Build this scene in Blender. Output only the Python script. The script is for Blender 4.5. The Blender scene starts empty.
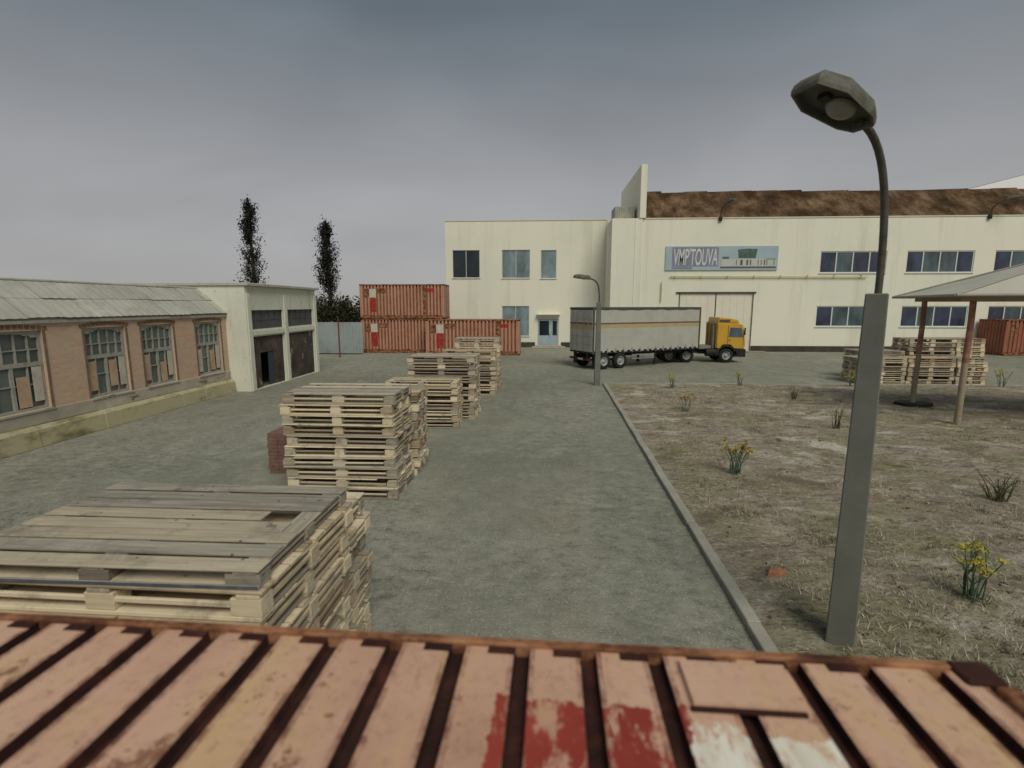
import bpy, bmesh, math, random
from mathutils import Vector, Matrix
R = math.radians
rnd = random.Random(7)
S = bpy.context.scene
COL = S.collection

# ------------------------------------------------------------------ helpers
class MB:
    def __init__(s):
        s.v = []; s.f = []; s.m = []; s.sm = []; s.t = []
    def _add(s, vs, fs, mi=0, smooth=False, tone=(0.5, 0.0)):
        o = len(s.v); s.v += [tuple(p) for p in vs]
        for f in fs:
            s.f.append(tuple(i + o for i in f)); s.m.append(mi); s.sm.append(smooth); s.t.append(tone)
    def quad(s, a, b, c, d, mi=0, tone=(0.5, 0.0)):
        s._add([a, b, c, d], [(0, 1, 2, 3)], mi, False, tone)
    def box(s, x0, x1, y0, y1, z0, z1, mi=0, tone=(0.5, 0.0), mtx=None):
        vs = [(x0, y0, z0), (x1, y0, z0), (x1, y1, z0), (x0, y1, z0), (x0, y0, z1), (x1, y0, z1), (x1, y1, z1), (x0, y1, z1)]
        if mtx is not None: vs = [mtx @ Vector(p) for p in vs]
        s._add(vs, [(0, 3, 2, 1), (4, 5, 6, 7), (0, 1, 5, 4), (1, 2, 6, 5), (2, 3, 7, 6), (3, 0, 4, 7)], mi, False, tone)
    def tube(s, pts, rad, n=10, mi=0, smooth=True, caps=True):
        pts = [Vector(p) for p in pts]
        if not isinstance(rad, (list, tuple)): rad = [rad] * len(pts)
        vs = []; fs = []
        up = Vector((0.123, 0.321, 0.9))
        for i, p in enumerate(pts):
            d = (pts[min(i + 1, len(pts) - 1)] - pts[max(i - 1, 0)]).normalized()
            a = d.cross(up)
            if a.length < 0.2: a = d.cross(Vector((1, 0, 0)))
            a.normalize(); b = d.cross(a)
            for k in range(n):
                t = 2 * math.pi * k / n
                vs.append(p + (a * math.cos(t) + b * math.sin(t)) * rad[i])
        for i in range(len(pts) - 1):
            for k in range(n):
                k2 = (k + 1) % n
                fs.append((i * n + k, i * n + k2, (i + 1) * n + k2, (i + 1) * n + k))
        s._add(vs, fs, mi, smooth)
        if caps:
            s._add(vs[:n], [tuple(range(n))], mi); s._add(vs[-n:], [tuple(range(n - 1, -1, -1))], mi)
    def lathe(s, prof, c, axis='Y', n=28, mi=0, smooth=True):
        vs = []; fs = []
        for (r, h) in prof:
            for k in range(n):
                t = 2 * math.pi * k / n; a, b = r * math.cos(t), r * math.sin(t)
                p = {'Y': (a, h, b), 'Z': (a, b, h), 'X': (h, a, b)}[axis]
                vs.append((c[0] + p[0], c[1] + p[1], c[2] + p[2]))
        for i in range(len(prof) - 1):
            for k in range(n):
                k2 = (k + 1) % n
                fs.append((i * n + k, i * n + k2, (i + 1) * n + k2, (i + 1) * n + k))
        s._add(vs, fs, mi, smooth)
    def prism(s, poly, fn0, fn1, mi=0):
        n = len(poly)
        vs = [fn0(*p) for p in poly] + [fn1(*p) for p in poly]
        fs = [tuple(range(n - 1, -1, -1)), tuple(range(n, 2 * n))] + [(i, (i + 1) % n, n + (i + 1) % n, n + i) for i in range(n)]
        s._add(vs, fs, mi)
    def build(s, name, mats, parent=None, bevel=0, fix=True):
        me = bpy.data.meshes.new(name)
        me.from_pydata(s.v, [], s.f)
        if not isinstance(mats, (list, tuple)): mats = [mats]
        for m in mats: me.materials.append(m)
        me.polygons.foreach_set('material_index', s.m)
        me.polygons.foreach_set('use_smooth', s.sm)
        at = me.color_attributes.new('tone', 'FLOAT_COLOR', 'CORNER')
        k = 0
        for p, t in zip(me.polygons, s.t):
            for _ in range(p.loop_total):
                at.data[k].color = (t[0], t[1], 0, 1); k += 1
        if fix or bevel:
            bm = bmesh.new(); bm.from_mesh(me)
            if fix: bmesh.ops.recalc_face_normals(bm, faces=bm.faces)
            if bevel:
                bmesh.ops.bevel(bm, geom=[e for e in bm.edges if len(e.link_faces) == 2 and e.calc_face_angle(0) > 0.9], offset=bevel, segments=1, affect='EDGES', clamp_overlap=True)
            bm.to_mesh(me); bm.free()
        o = bpy.data.objects.new(name, me); COL.objects.link(o)
        if parent: o.parent = parent
        return o

def tag(o, label=None, cat=None, group=None, kind=None):
    if label: o['label'] = label
    if cat: o['category'] = cat
    if group: o['group'] = group
    if kind: o['kind'] = kind
    return o
def empty(name, loc=(0, 0, 0), rz=0, label=None, cat=None, group=None, parent=None):
    o = bpy.data.objects.new(name, None); COL.objects.link(o)
    o.location = loc; o.rotation_euler = (0, 0, rz); o.empty_display_size = .2
    if parent: o.parent = parent
    return tag(o, label, cat, group)
def copy_tree(o, parent=None):
    kids = list(o.children)
    c = o.copy(); COL.objects.link(c); c.parent = parent
    for k in kids: copy_tree(k, c)
    return c

# ------------------------------------------------------------------ materials
class NT:
    def __init__(s, name):
        s.mat = bpy.data.materials.new(name); s.mat.use_nodes = True
        s.t = s.mat.node_tree; s.b = s.t.nodes['Principled BSDF']
        s.tc = s.t.nodes.new('ShaderNodeTexCoord'); s.oi = s.t.nodes.new('ShaderNodeObjectInfo')
    def n(s, typ, **kw):
        x = s.t.nodes.new('ShaderNode' + typ)
        for k, v in kw.items(): setattr(x, k, v)
        return x
    def l(s, a, b): s.t.links.new(a, b)
    def map(s, scale=(1, 1, 1), rot=(0, 0, 0), world=False):
        m = s.n('Mapping'); m.inputs['Scale'].default_value = scale; m.inputs['Rotation'].default_value = rot
        s.l(s.tc.outputs['Object'], m.inputs['Vector']); return m.outputs[0]
    def noise(s, scale, detail=5, rough=.6, vec=None, rand=True, dist=0):
        x = s.n('TexNoise', noise_dimensions='4D')
        x.inputs['Scale'].default_value = scale; x.inputs['Detail'].default_value = detail
        x.inputs['Roughness'].default_value = rough; x.inputs['Distortion'].default_value = dist
        s.l(vec if vec is not None else s.tc.outputs['Object'], x.inputs['Vector'])
        if rand:
            m = s.n('Math', operation='MULTIPLY'); s.l(s.oi.outputs['Random'], m.inputs[0]); m.inputs[1].default_value = 37.0
            s.l(m.outputs[0], x.inputs['W'])
        return x.outputs['Fac']
    def ramp(s, fac, stops, interp='LINEAR'):
        r = s.n('ValToRGB'); r.color_ramp.interpolation = interp
        e = r.color_ramp.elements
        while len(e) < len(stops): e.new(.5)
        for el, (p, c) in zip(e, stops):
            el.position = p; el.color = (c, c, c, 1) if not isinstance(c, (tuple, list)) else (*c, 1)
        s.l(fac, r.inputs[0]); return r.outputs[0]
    def mix(s, fac, a, b, blend='MIX'):
        m = s.n('Mix', data_type='RGBA', blend_type=blend, clamp_factor=True)
        for sock, v in ((m.inputs[0], fac), (m.inputs[6], a), (m.inputs[7], b)):
            if isinstance(v, (int, float)): sock.default_value = v
            elif isinstance(v, (tuple, list)): sock.default_value = (*v, 1)
            else: s.l(v, sock)
        return m.outputs[2]
    def math(s, op, a, b=0.0):
        m = s.n('Math', operation=op)
        for i, v in enumerate((a, b)):
            if isinstance(v, (int, float)): m.inputs[i].default_value = v
            else: s.l(v, m.inputs[i])
        return m.outputs[0]
    def col(s, c):
        if isinstance(c, (tuple, list)): s.b.inputs['Base Color'].default_value = (*c, 1)
        else: s.l(c, s.b.inputs['Base Color'])
    def bump(s, h, strength=.3, dist=.02):
        b = s.n('Bump'); b.inputs['Strength'].default_value = strength; b.inputs['Distance'].default_value = dist
        s.l(h, b.inputs['Height']); s.l(b.outputs[0], s.b.inputs['Normal'])
    def set(s, rough=.8, metal=0, spec=.3):
        s.b.inputs['Roughness'].default_value = rough; s.b.inputs['Metallic'].default_value = metal
        s.b.inputs['Specular IOR Level'].default_value = spec
        return s.mat

def simple(name, c, rough=.7, var=.25, scale=3, metal=0, spec=.3, dirt=None, dirt_scale=2, bump=.0):
    t = NT(name)
    d = tuple(x * (1 - var) for x in c); u = tuple(min(1, x * (1 + var)) for x in c)
    k = t.ramp(t.noise(scale, 6), [(.3, d), (.7, u)])
    if dirt: k = t.mix(t.ramp(t.noise(dirt_scale, 8, .7), [(.5, 0.0), (.68, 1.0)]), k, dirt)
    t.col(k)
    if bump: t.bump(t.noise(scale * 12, 4), bump, .01)
    return t.set(rough, metal, spec)

def m_asphalt():
    t = NT('asphalt')
    c = t.ramp(t.noise(.10, 5, .6, rand=False), [(.38, (.212, .212, .163)), (.5, (.256, .254, .198)), (.62, (.305, .298, .238))])
    mott = t.noise(1.1, 9, .78, vec=t.map((1, .8, 1), (0, 0, .4)), rand=False)
    c = t.mix(t.ramp(mott, [(.36, .5), (.50, 0.0)]), c, (.150, .152, .115))
    c = t.mix(t.ramp(mott, [(.51, 0.0), (.63, .45)]), c, (.38, .38, .30))
    m2 = t.noise(4.5, 8, .8, vec=t.map((.7, 1, 1), (0, 0, -.3)), rand=False)
    patchy = t.ramp(t.noise(.22, 3, .5, rand=False), [(.40, .35), (.55, 1.2)])
    c = t.mix(t.math('MULTIPLY', t.ramp(m2, [(.38, .75), (.50, 0.0)]), patchy), c, (.120, .121, .092))
    c = t.mix(t.math('MULTIPLY', t.ramp(m2, [(.53, 0.0), (.64, .6)]), patchy), c, (.43, .42, .35))
    c = t.mix(t.ramp(t.noise(.33, 6, .7, rand=False, dist=.8), [(.58, 0.0), (.70, .5)]), c, (.150, .152, .115))
    c = t.mix(t.ramp(t.noise(.9, 6, .7, vec=t.map((3.2, .12, 1), (0, 0, .03)), rand=False), [(.56, 0.0), (.70, .45)]), c, (.17, .172, .135))
    c = t.mix(t.ramp(t.noise(.21, 4, .6, vec=t.map((1, .45, 1), (0, 0, .5)), rand=False), [(.58, 0.0), (.72, .5)]), c, (.32, .27, .20))
    fine = t.noise(26, 4, .75, rand=False)
    c = t.mix(t.ramp(fine, [(.32, .7), (.47, 0.0)]), c, (.095, .098, .072))
    pit = t.n('TexVoronoi'); pit.inputs['Scale'].default_value = 30; t.l(t.tc.outputs['Object'], pit.inputs['Vector'])
    c = t.mix(t.math('MULTIPLY', t.ramp(pit.outputs['Color'], [(.45, 0.0), (.85, .8)]), t.ramp(pit.outputs['Distance'], [(.2, 1.0), (.42, 0.0)])), c, (.50, .49, .41))
    # cracks
    w = t.n('VectorMath', operation='ADD')
    nn = t.n('TexNoise'); nn.inputs['Scale'].default_value = 1.3; nn.inputs['Detail'].default_value = 5
    t.l(t.tc.outputs['Object'], nn.inputs['Vector'])
    sc = t.n('VectorMath', operation='SCALE'); sc.inputs['Scale'].default_value = .8
    t.l(nn.outputs['Color'], sc.inputs[0]); t.l(t.tc.outputs['Object'], w.inputs[0]); t.l(sc.outputs[0], w.inputs[1])
    v = t.n('TexVoronoi', feature='DISTANCE_TO_EDGE'); v.inputs['Scale'].default_value = .28
    t.l(w.outputs[0], v.inputs['Vector'])
    crack = t.ramp(v.outputs['Distance'], [(.0, 1.0), (.008, 0.0)])
    crack = t.math('MULTIPLY', crack, t.ramp(t.noise(.15, 3, .5, rand=False), [(.52, 0.0), (.62, .6)]))
    c = t.mix(crack, c, (.060, .062, .045))
    t.col(c)
    h = t.math('ADD', t.math('MULTIPLY', t.noise(14, 6, .8, rand=False), .45), t.math('MULTIPLY', m2, .8))
    h = t.math('SUBTRACT', h, t.math('MULTIPLY', crack, .6))
    t.bump(h, .9, .04)
    return t.set(.9, 0, .2)

def m_dirt():
    t = NT('dry_soil')
    c = t.ramp(t.noise(.9, 8, .72, vec=t.map((1, 2.0, 1), (0, 0, .25)), rand=False), [(.36, (.235, .188, .142)), (.5, (.37, .31, .242)), (.62, (.50, .435, .345))])
    c = t.mix(t.ramp(t.noise(.42, 6, .65, rand=False), [(.46, 0.0), (.57, .7)]), c, (.275, .27, .14))
    c = t.mix(t.ramp(t.noise(3.2, 9, .8, vec=t.map((1, 2.0, 1), (0, 0, .3)), rand=False), [(.38, .95), (.49, 0.0)]), c, (.115, .092, .062))
    c = t.mix(t.ramp(t.noise(3.9, 9, .8, vec=t.map((1, 2.2, 1), (0, 0, -.25)), rand=False, dist=.4), [(.53, 0.0), (.62, .8)]), c, (.64, .58, .44))
    c = t.mix(t.ramp(t.noise(.36, 7, .62, vec=t.map((1, 1.6, 1), (0, 0, -.5)), rand=False, dist=.4), [(.562, 0.0), (.63, .8)]), c, (.66, .61, .52))
    c = t.mix(t.ramp(t.noise(.55, 8, .7, vec=t.map((1, 1.5, 1), (0, 0, .7)), rand=False, dist=.5), [(.36, .85), (.45, 0.0)]), c, (.19, .155, .11))
    c = t.mix(t.ramp(t.noise(12, 7, .75, vec=t.map((1, 2.6, 1), (0, 0, .4)), rand=False), [(.40, .7), (.50, 0.0)]), c, (.13, .105, .07))
    c = t.mix(t.ramp(t.noise(.5, 3, .5, rand=False), [(.68, 0.0), (.73, .6)]), c, (.38, .22, .13))
    t.col(c)
    t.bump(t.noise(6, 9, .78, rand=False), .9, .09)
    return t.set(.95, 0, .1)

def m_wood(name, stops):
    t = NT(name)
    at = t.n('Attribute', attribute_name='tone'); sp = t.n('SeparateColor'); t.l(at.outputs['Color'], sp.inputs[0])
    gx = t.noise(1, 6, .65, vec=t.map((1.6, 26, 26))); gy = t.noise(1, 6, .65, vec=t.map((26, 1.6, 26)))
    mx = t.n('Mix', data_type='FLOAT'); t.l(sp.outputs[1], mx.inputs[0]); t.l(gx, mx.inputs[2]); t.l(gy, mx.inputs[3])
    f = t.math('ADD', t.math('MULTIPLY', mx.outputs[0], .75), t.math('MULTIPLY', sp.outputs[0], .55))
    f = t.math('SUBTRACT', f, .14)
    f = t.math('ADD', f, t.math('MULTIPLY', t.math('SUBTRACT', t.oi.outputs['Random'], .5), .14))
    c = t.ramp(f, stops)
    g = t.math('FRACT', t.math('MULTIPLY', sp.outputs[0], 7.3))
    gr_ = t.ramp(mx.outputs[0], [(.3, (.15, .14, .12)), (.7, (.40, .37, .31))])
    c = t.mix(t.ramp(g, [(.66, 0.0), (.84, .7)]), c, gr_)
    c = t.mix(t.ramp(t.noise(2.2, 7, .75), [(.52, 0.0), (.70, .7)]), c, (.125, .11, .09))
    nail = t.n('TexVoronoi'); nail.inputs['Scale'].default_value = 5; t.l(t.tc.outputs['Object'], nail.inputs['Vector'])
    c = t.mix(t.ramp(nail.outputs['Distance'], [(.05, .8), (.075, 0.0)]), c, (.05, .04, .032))
    c = t.mix(t.ramp(t.noise(7, 3, .5), [(.66, 0.0), (.72, .6)]), c, (.07, .05, .035))
    t.col(c); t.bump(mx.outputs[0], .5, .008)
    return t.set(.85, 0, .2)

def m_container(name='salmon_container_paint', k=(1, 1, 1)):
    t = NT(name)
    sc = lambda c: tuple(min(1, x * y) for x, y in zip(c, k))
    c = t.ramp(t.noise(.9, 7, .65), [(.30, sc((.46, .26, .175))), (.5, sc((.60, .365, .255))), (.72, sc((.67, .44, .31)))])
    c = t.mix(t.ramp(t.noise(1.0, 7, .72, vec=t.map((2.6, .7, .7))), [(.50, 0.0), (.62, .7)]), c, sc((.60, .40, .20)))
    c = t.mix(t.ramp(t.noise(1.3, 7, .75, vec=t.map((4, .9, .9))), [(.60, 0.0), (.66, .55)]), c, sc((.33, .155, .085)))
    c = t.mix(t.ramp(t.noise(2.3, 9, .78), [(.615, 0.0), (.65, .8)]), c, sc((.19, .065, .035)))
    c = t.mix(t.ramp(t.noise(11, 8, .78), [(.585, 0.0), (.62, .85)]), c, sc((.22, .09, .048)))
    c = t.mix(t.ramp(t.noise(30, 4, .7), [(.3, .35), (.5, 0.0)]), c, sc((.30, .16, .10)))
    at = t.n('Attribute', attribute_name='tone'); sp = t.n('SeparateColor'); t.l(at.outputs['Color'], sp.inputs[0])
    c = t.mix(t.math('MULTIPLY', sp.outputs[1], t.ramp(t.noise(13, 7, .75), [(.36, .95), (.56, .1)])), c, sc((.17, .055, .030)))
    # painted patches on the roof: ragged edges, worn through
    sx = t.n('SeparateXYZ'); t.l(t.tc.outputs['Object'], sx.inputs[0])
    n1 = t.math('MULTIPLY', t.math('SUBTRACT', t.noise(7, 6, .7, rand=False), .5), .30)
    n2 = t.math('MULTIPLY', t.math('SUBTRACT', t.noise(5, 6, .7, vec=t.map((1, 1, 1), (.4, 1, .2)), rand=False), .5), .26)
    X = t.math('ADD', sx.outputs[0], t.math('MULTIPLY', n1, .5)); Y = t.math('ADD', sx.outputs[1], n2)
    def box(x0, x1, y0, y1):
        m = t.math('MULTIPLY', t.math('GREATER_THAN', X, x0), t.math('LESS_THAN', X, x1))
        m = t.math('MULTIPLY', m, t.math('GREATER_THAN', Y, y0)); m = t.math('MULTIPLY', m, t.math('LESS_THAN', Y, y1))
        return t.math('MULTIPLY', m, t.math('GREATER_THAN', sx.outputs[2], 2.75))
    wear = t.ramp(t.noise(7, 9, .8, vec=t.map((1.6, .7, 1))), [(.52, 1.0), (.56, .12)])
    red = t.ramp(t.noise(3, 6), [(.3, (.22, .026, .017)), (.7, (.36, .055, .034))])
    c = t.mix(t.math('MULTIPLY', box(2.21, 2.79, .2, 1.035), wear), c, red)
    wht = t.ramp(t.noise(1.5, 7, .7, vec=t.map((9, 1.2, 1))), [(.35, (.60, .54, .42)), (.6, (.80, .76, .65))])
    c = t.mix(t.math('MULTIPLY', box(2.77, 3.20, .74, .965), wear), c, wht)
    t.col(c); t.bump(t.noise(14, 6, .7), .2, .01)
    return t.set(.62, 0, .3)
def m_rust():
    t = NT('rusted_rail')
    c = t.ramp(t.noise(3.5, 8, .7, vec=t.map((1, 2, 2))), [(.3, (.035, .016, .011)), (.46, (.13, .05, .025)), (.58, (.36, .17, .085)), (.75, (.44, .25, .14))])
    t.col(c); t.bump(t.noise(30, 5, .7), .3, .008)
    return t.set(.8, 0, .2)
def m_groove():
    return simple('groove_shade_and_rust', (.034, .011, .008), .9, .5, 6, dirt=(.10, .030, .018), dirt_scale=5)  # groove shade painted near black; serves as dark rust on the castings
def m_patch(name, c, base=(.36, .19, .12), th=.56):
    t = NT(name)
    k = t.ramp(t.noise(6, 7, .7), [(.3, tuple(x * .75 for x in c)), (.7, c)])
    k = t.mix(t.ramp(t.noise(4.5, 8, .72), [(th, 0.0), (th + .05, 1.0)]), k, base)
    t.col(k); return t.set(.6)

def m_facade():
    t = NT('cream_render')
    c = t.ramp(t.noise(.18, 6, .6), [(.3, (.70, .705, .585)), (.5, (.775, .757, .625)), (.7, (.79, .765, .64))])
    c = t.mix(t.ramp(t.noise(.6, 7, .7, vec=t.map((1.6, 1, .10))), [(.52, 0.0), (.72, .5)]), c, (.53, .51, .40))
    c = t.mix(t.ramp(t.noise(2.2, 7, .7), [(.62, 0.0), (.76, .35)]), c, (.47, .44, .34))
    t.col(c); t.bump(t.noise(40, 4), .12, .01)
    return t.set(.85, 0, .2)
def m_garage():
    t = NT('flaking_whitewash')
    c = t.ramp(t.noise(.5, 7, .65), [(.3, (.60, .61, .50)), (.7, (.72, .71, .60))])
    c = t.mix(t.ramp(t.noise(1.1, 8, .75, vec=t.map((1, 1, .35))), [(.56, 0.0), (.66, .75)]), c, (.36, .35, .27))
    c = t.mix(t.ramp(t.noise(2.5, 8, .75, vec=t.map((1, 1, .3))), [(.56, 0.0), (.64, .55)]), c, (.45, .44, .36))
    c = t.mix(t.ramp(t.noise(5, 6, .7), [(.60, 0.0), (.66, .6)]), c, (.28, .24, .18))
    t.col(c); t.bump(t.noise(18, 5), .2, .01)
    return t.set(.9, 0, .15)
def m_brick():
    t = NT('orange_brickwork')
    m = t.n('Mapping'); m.inputs['Rotation'].default_value = (R(90), 0, R(90)); 
    sx = t.n('SeparateXYZ'); t.l(t.tc.outputs['Object'], sx.inputs[0])
    cb = t.n('CombineXYZ'); t.l(sx.outputs[1], cb.inputs[0]); t.l(sx.outputs[2], cb.inputs[1])
    b = t.n('TexBrick'); t.l(cb.outputs[0], b.inputs['Vector'])
    b.inputs['Color1'].default_value = (.53, .335, .235, 1); b.inputs['Color2'].default_value = (.60, .405, .285, 1)
    b.inputs['Mortar'].default_value = (.52, .42, .30, 1); b.inputs['Scale'].default_value = 1
    b.inputs['Brick Width'].default_value = .26; b.inputs['Row Height'].default_value = .085; b.inputs['Mortar Size'].default_value = .010
    c = t.mix(t.ramp(t.noise(.7, 8, .72), [(.46, 0.0), (.62, .65)]), b.outputs['Color'], (.46, .385, .30))
    c = t.mix(t.ramp(t.noise(1.6, 7, .7), [(.58, 0.0), (.72, .55)]), c, (.34, .20, .125))
    c = t.mix(t.ramp(t.noise(.9, 6, .7, vec=t.map((1, 1, .3))), [(.60, 0.0), (.72, .6)]), c, (.56, .45, .32))
    t.col(c); t.bump(b.outputs['Fac'], -.3, .01)
    return t.set(.9, 0, .15)
def m_plaster():
    t = NT('worn_grey_plaster')
    c = t.ramp(t.noise(.8, 7, .7), [(.3, (.31, .28, .22)), (.55, (.43, .39, .31)), (.75, (.52, .48, .39))])
    c = t.mix(t.ramp(t.noise(1.4, 8, .75, vec=t.map((1, .6, 1.6))), [(.55, 0.0), (.62, .9)]), c, (.10, .075, .055))
    t.col(c); t.bump(t.noise(6, 7, .7), .5, .02); return t.set(.95, 0, .1)
def m_moss():
    t = NT('mossy_concrete')
    c = t.ramp(t.noise(1.2, 7, .7), [(.3, (.33, .295, .165)), (.5, (.44, .395, .245)), (.7, (.40, .37, .265))])
    c = t.mix(t.ramp(t.noise(1.0, 7, .7, vec=t.map((1, .7, 2))), [(.50, 0.0), (.64, .9)]), c, (.15, .15, .06))
    t.col(c); t.bump(t.noise(9, 6, .7), .5, .02); return t.set(.95, 0, .1)
def m_roofsheet():
    t = NT('lichen_grey_roof_sheet')
    at = t.n('Attribute', attribute_name='tone'); sp = t.n('SeparateColor'); t.l(at.outputs['Color'], sp.inputs[0])
    c = t.ramp(t.noise(.9, 7, .65), [(.3, (.40, .395, .34)), (.55, (.50, .49, .42)), (.75, (.56, .545, .47))])
    c = t.mix(t.math('MULTIPLY', sp.outputs[0], .45), c, (.24, .245, .20))
    c = t.mix(t.ramp(t.noise(1.6, 8, .75), [(.52, 0.0), (.64, .65)]), c, (.27, .26, .20))
    c = t.mix(t.ramp(t.noise(3.0, 7, .7), [(.56, 0.0), (.66, .6)]), c, (.52, .49, .42))
    t.col(c); t.bump(t.noise(12, 6, .7), .3, .01); return t.set(.9, 0, .15)
def m_rustroof():
    t = NT('brown_rusty_roof')
    c = t.ramp(t.noise(.55, 8, .7, vec=t.map((1, 1, .6))), [(.34, (.024, .014, .006)), (.45, (.066, .038, .018)), (.54, (.14, .085, .046)), (.66, (.23, .165, .10))])
    c = t.mix(t.ramp(t.noise(1.5, 6, .7), [(.60, 0.0), (.72, .6)]), c, (.11, .045, .024))
    c = t.mix(t.ramp(t.noise(1.1, 7, .75, vec=t.map((1.6, .5, .5))), [(.5, 0.0), (.66, .7)]), c, (.028, .019, .010))
    t.col(c); return t.set(.9, 0, .15)
def m_concrete(name, c, var=.2):
    t = NT(name)
    k = t.ramp(t.noise(2.0, 7, .65), [(.3, tuple(x * (1 - var) for x in c)), (.7, tuple(x * (1 + var) for x in c))])
    k = t.mix(t.ramp(t.noise(1.2, 6, .7, vec=t.map((4, 4, .5))), [(.55, 0.0), (.75, .4)]), k, tuple(x * .6 for x in c))
    k = t.mix(t.ramp(t.noise(60, 3, .6), [(.62, 0.0), (.72, .5)]), k, tuple(x * .45 for x in c))
    t.col(k); t.bump(t.noise(45, 5, .7), .35, .006); return t.set(.9, 0, .2)
def m_glass(name, c, rough=.12):
    t = NT(name); k = t.ramp(t.noise(.8, 5, .6, vec=t.map((1.3, 1, .6))), [(.35, tuple(x * .6 for x in c)), (.65, tuple(x * 1.5 for x in c))])
    t.col(k); return t.set(rough, 0, .5)
def m_leaf(name, stops):
    t = NT(name); at = t.n('Attribute', attribute_name='tone'); sp = t.n('SeparateColor'); t.l(at.outputs['Color'], sp.inputs[0])
    t.col(t.ramp(sp.outputs[0], stops)); return t.set(.8, 0, .15)
def m_tarp():
    t = NT('dusty_white_tarpaulin')
    c = t.ramp(t.noise(.5, 6, .6), [(.3, (.42, .405, .34)), (.7, (.51, .495, .42))])
    c = t.mix(t.ramp(t.noise(1.5, 7, .7), [(.58, 0.0), (.74, .5)]), c, (.34, .33, .28))
    t.col(c); t.bump(t.noise(1.2, 4), .4, .1); return t.set(.8, 0, .2)
def m_garage_door():
    t = NT('scorched_garage_door')
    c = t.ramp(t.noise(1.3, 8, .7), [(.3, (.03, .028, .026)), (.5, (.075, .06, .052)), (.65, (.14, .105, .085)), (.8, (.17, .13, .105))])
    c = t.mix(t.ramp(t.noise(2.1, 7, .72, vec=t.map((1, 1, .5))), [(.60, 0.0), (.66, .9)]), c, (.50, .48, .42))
    t.col(c); return t.set(.85, 0, .2)

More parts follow.
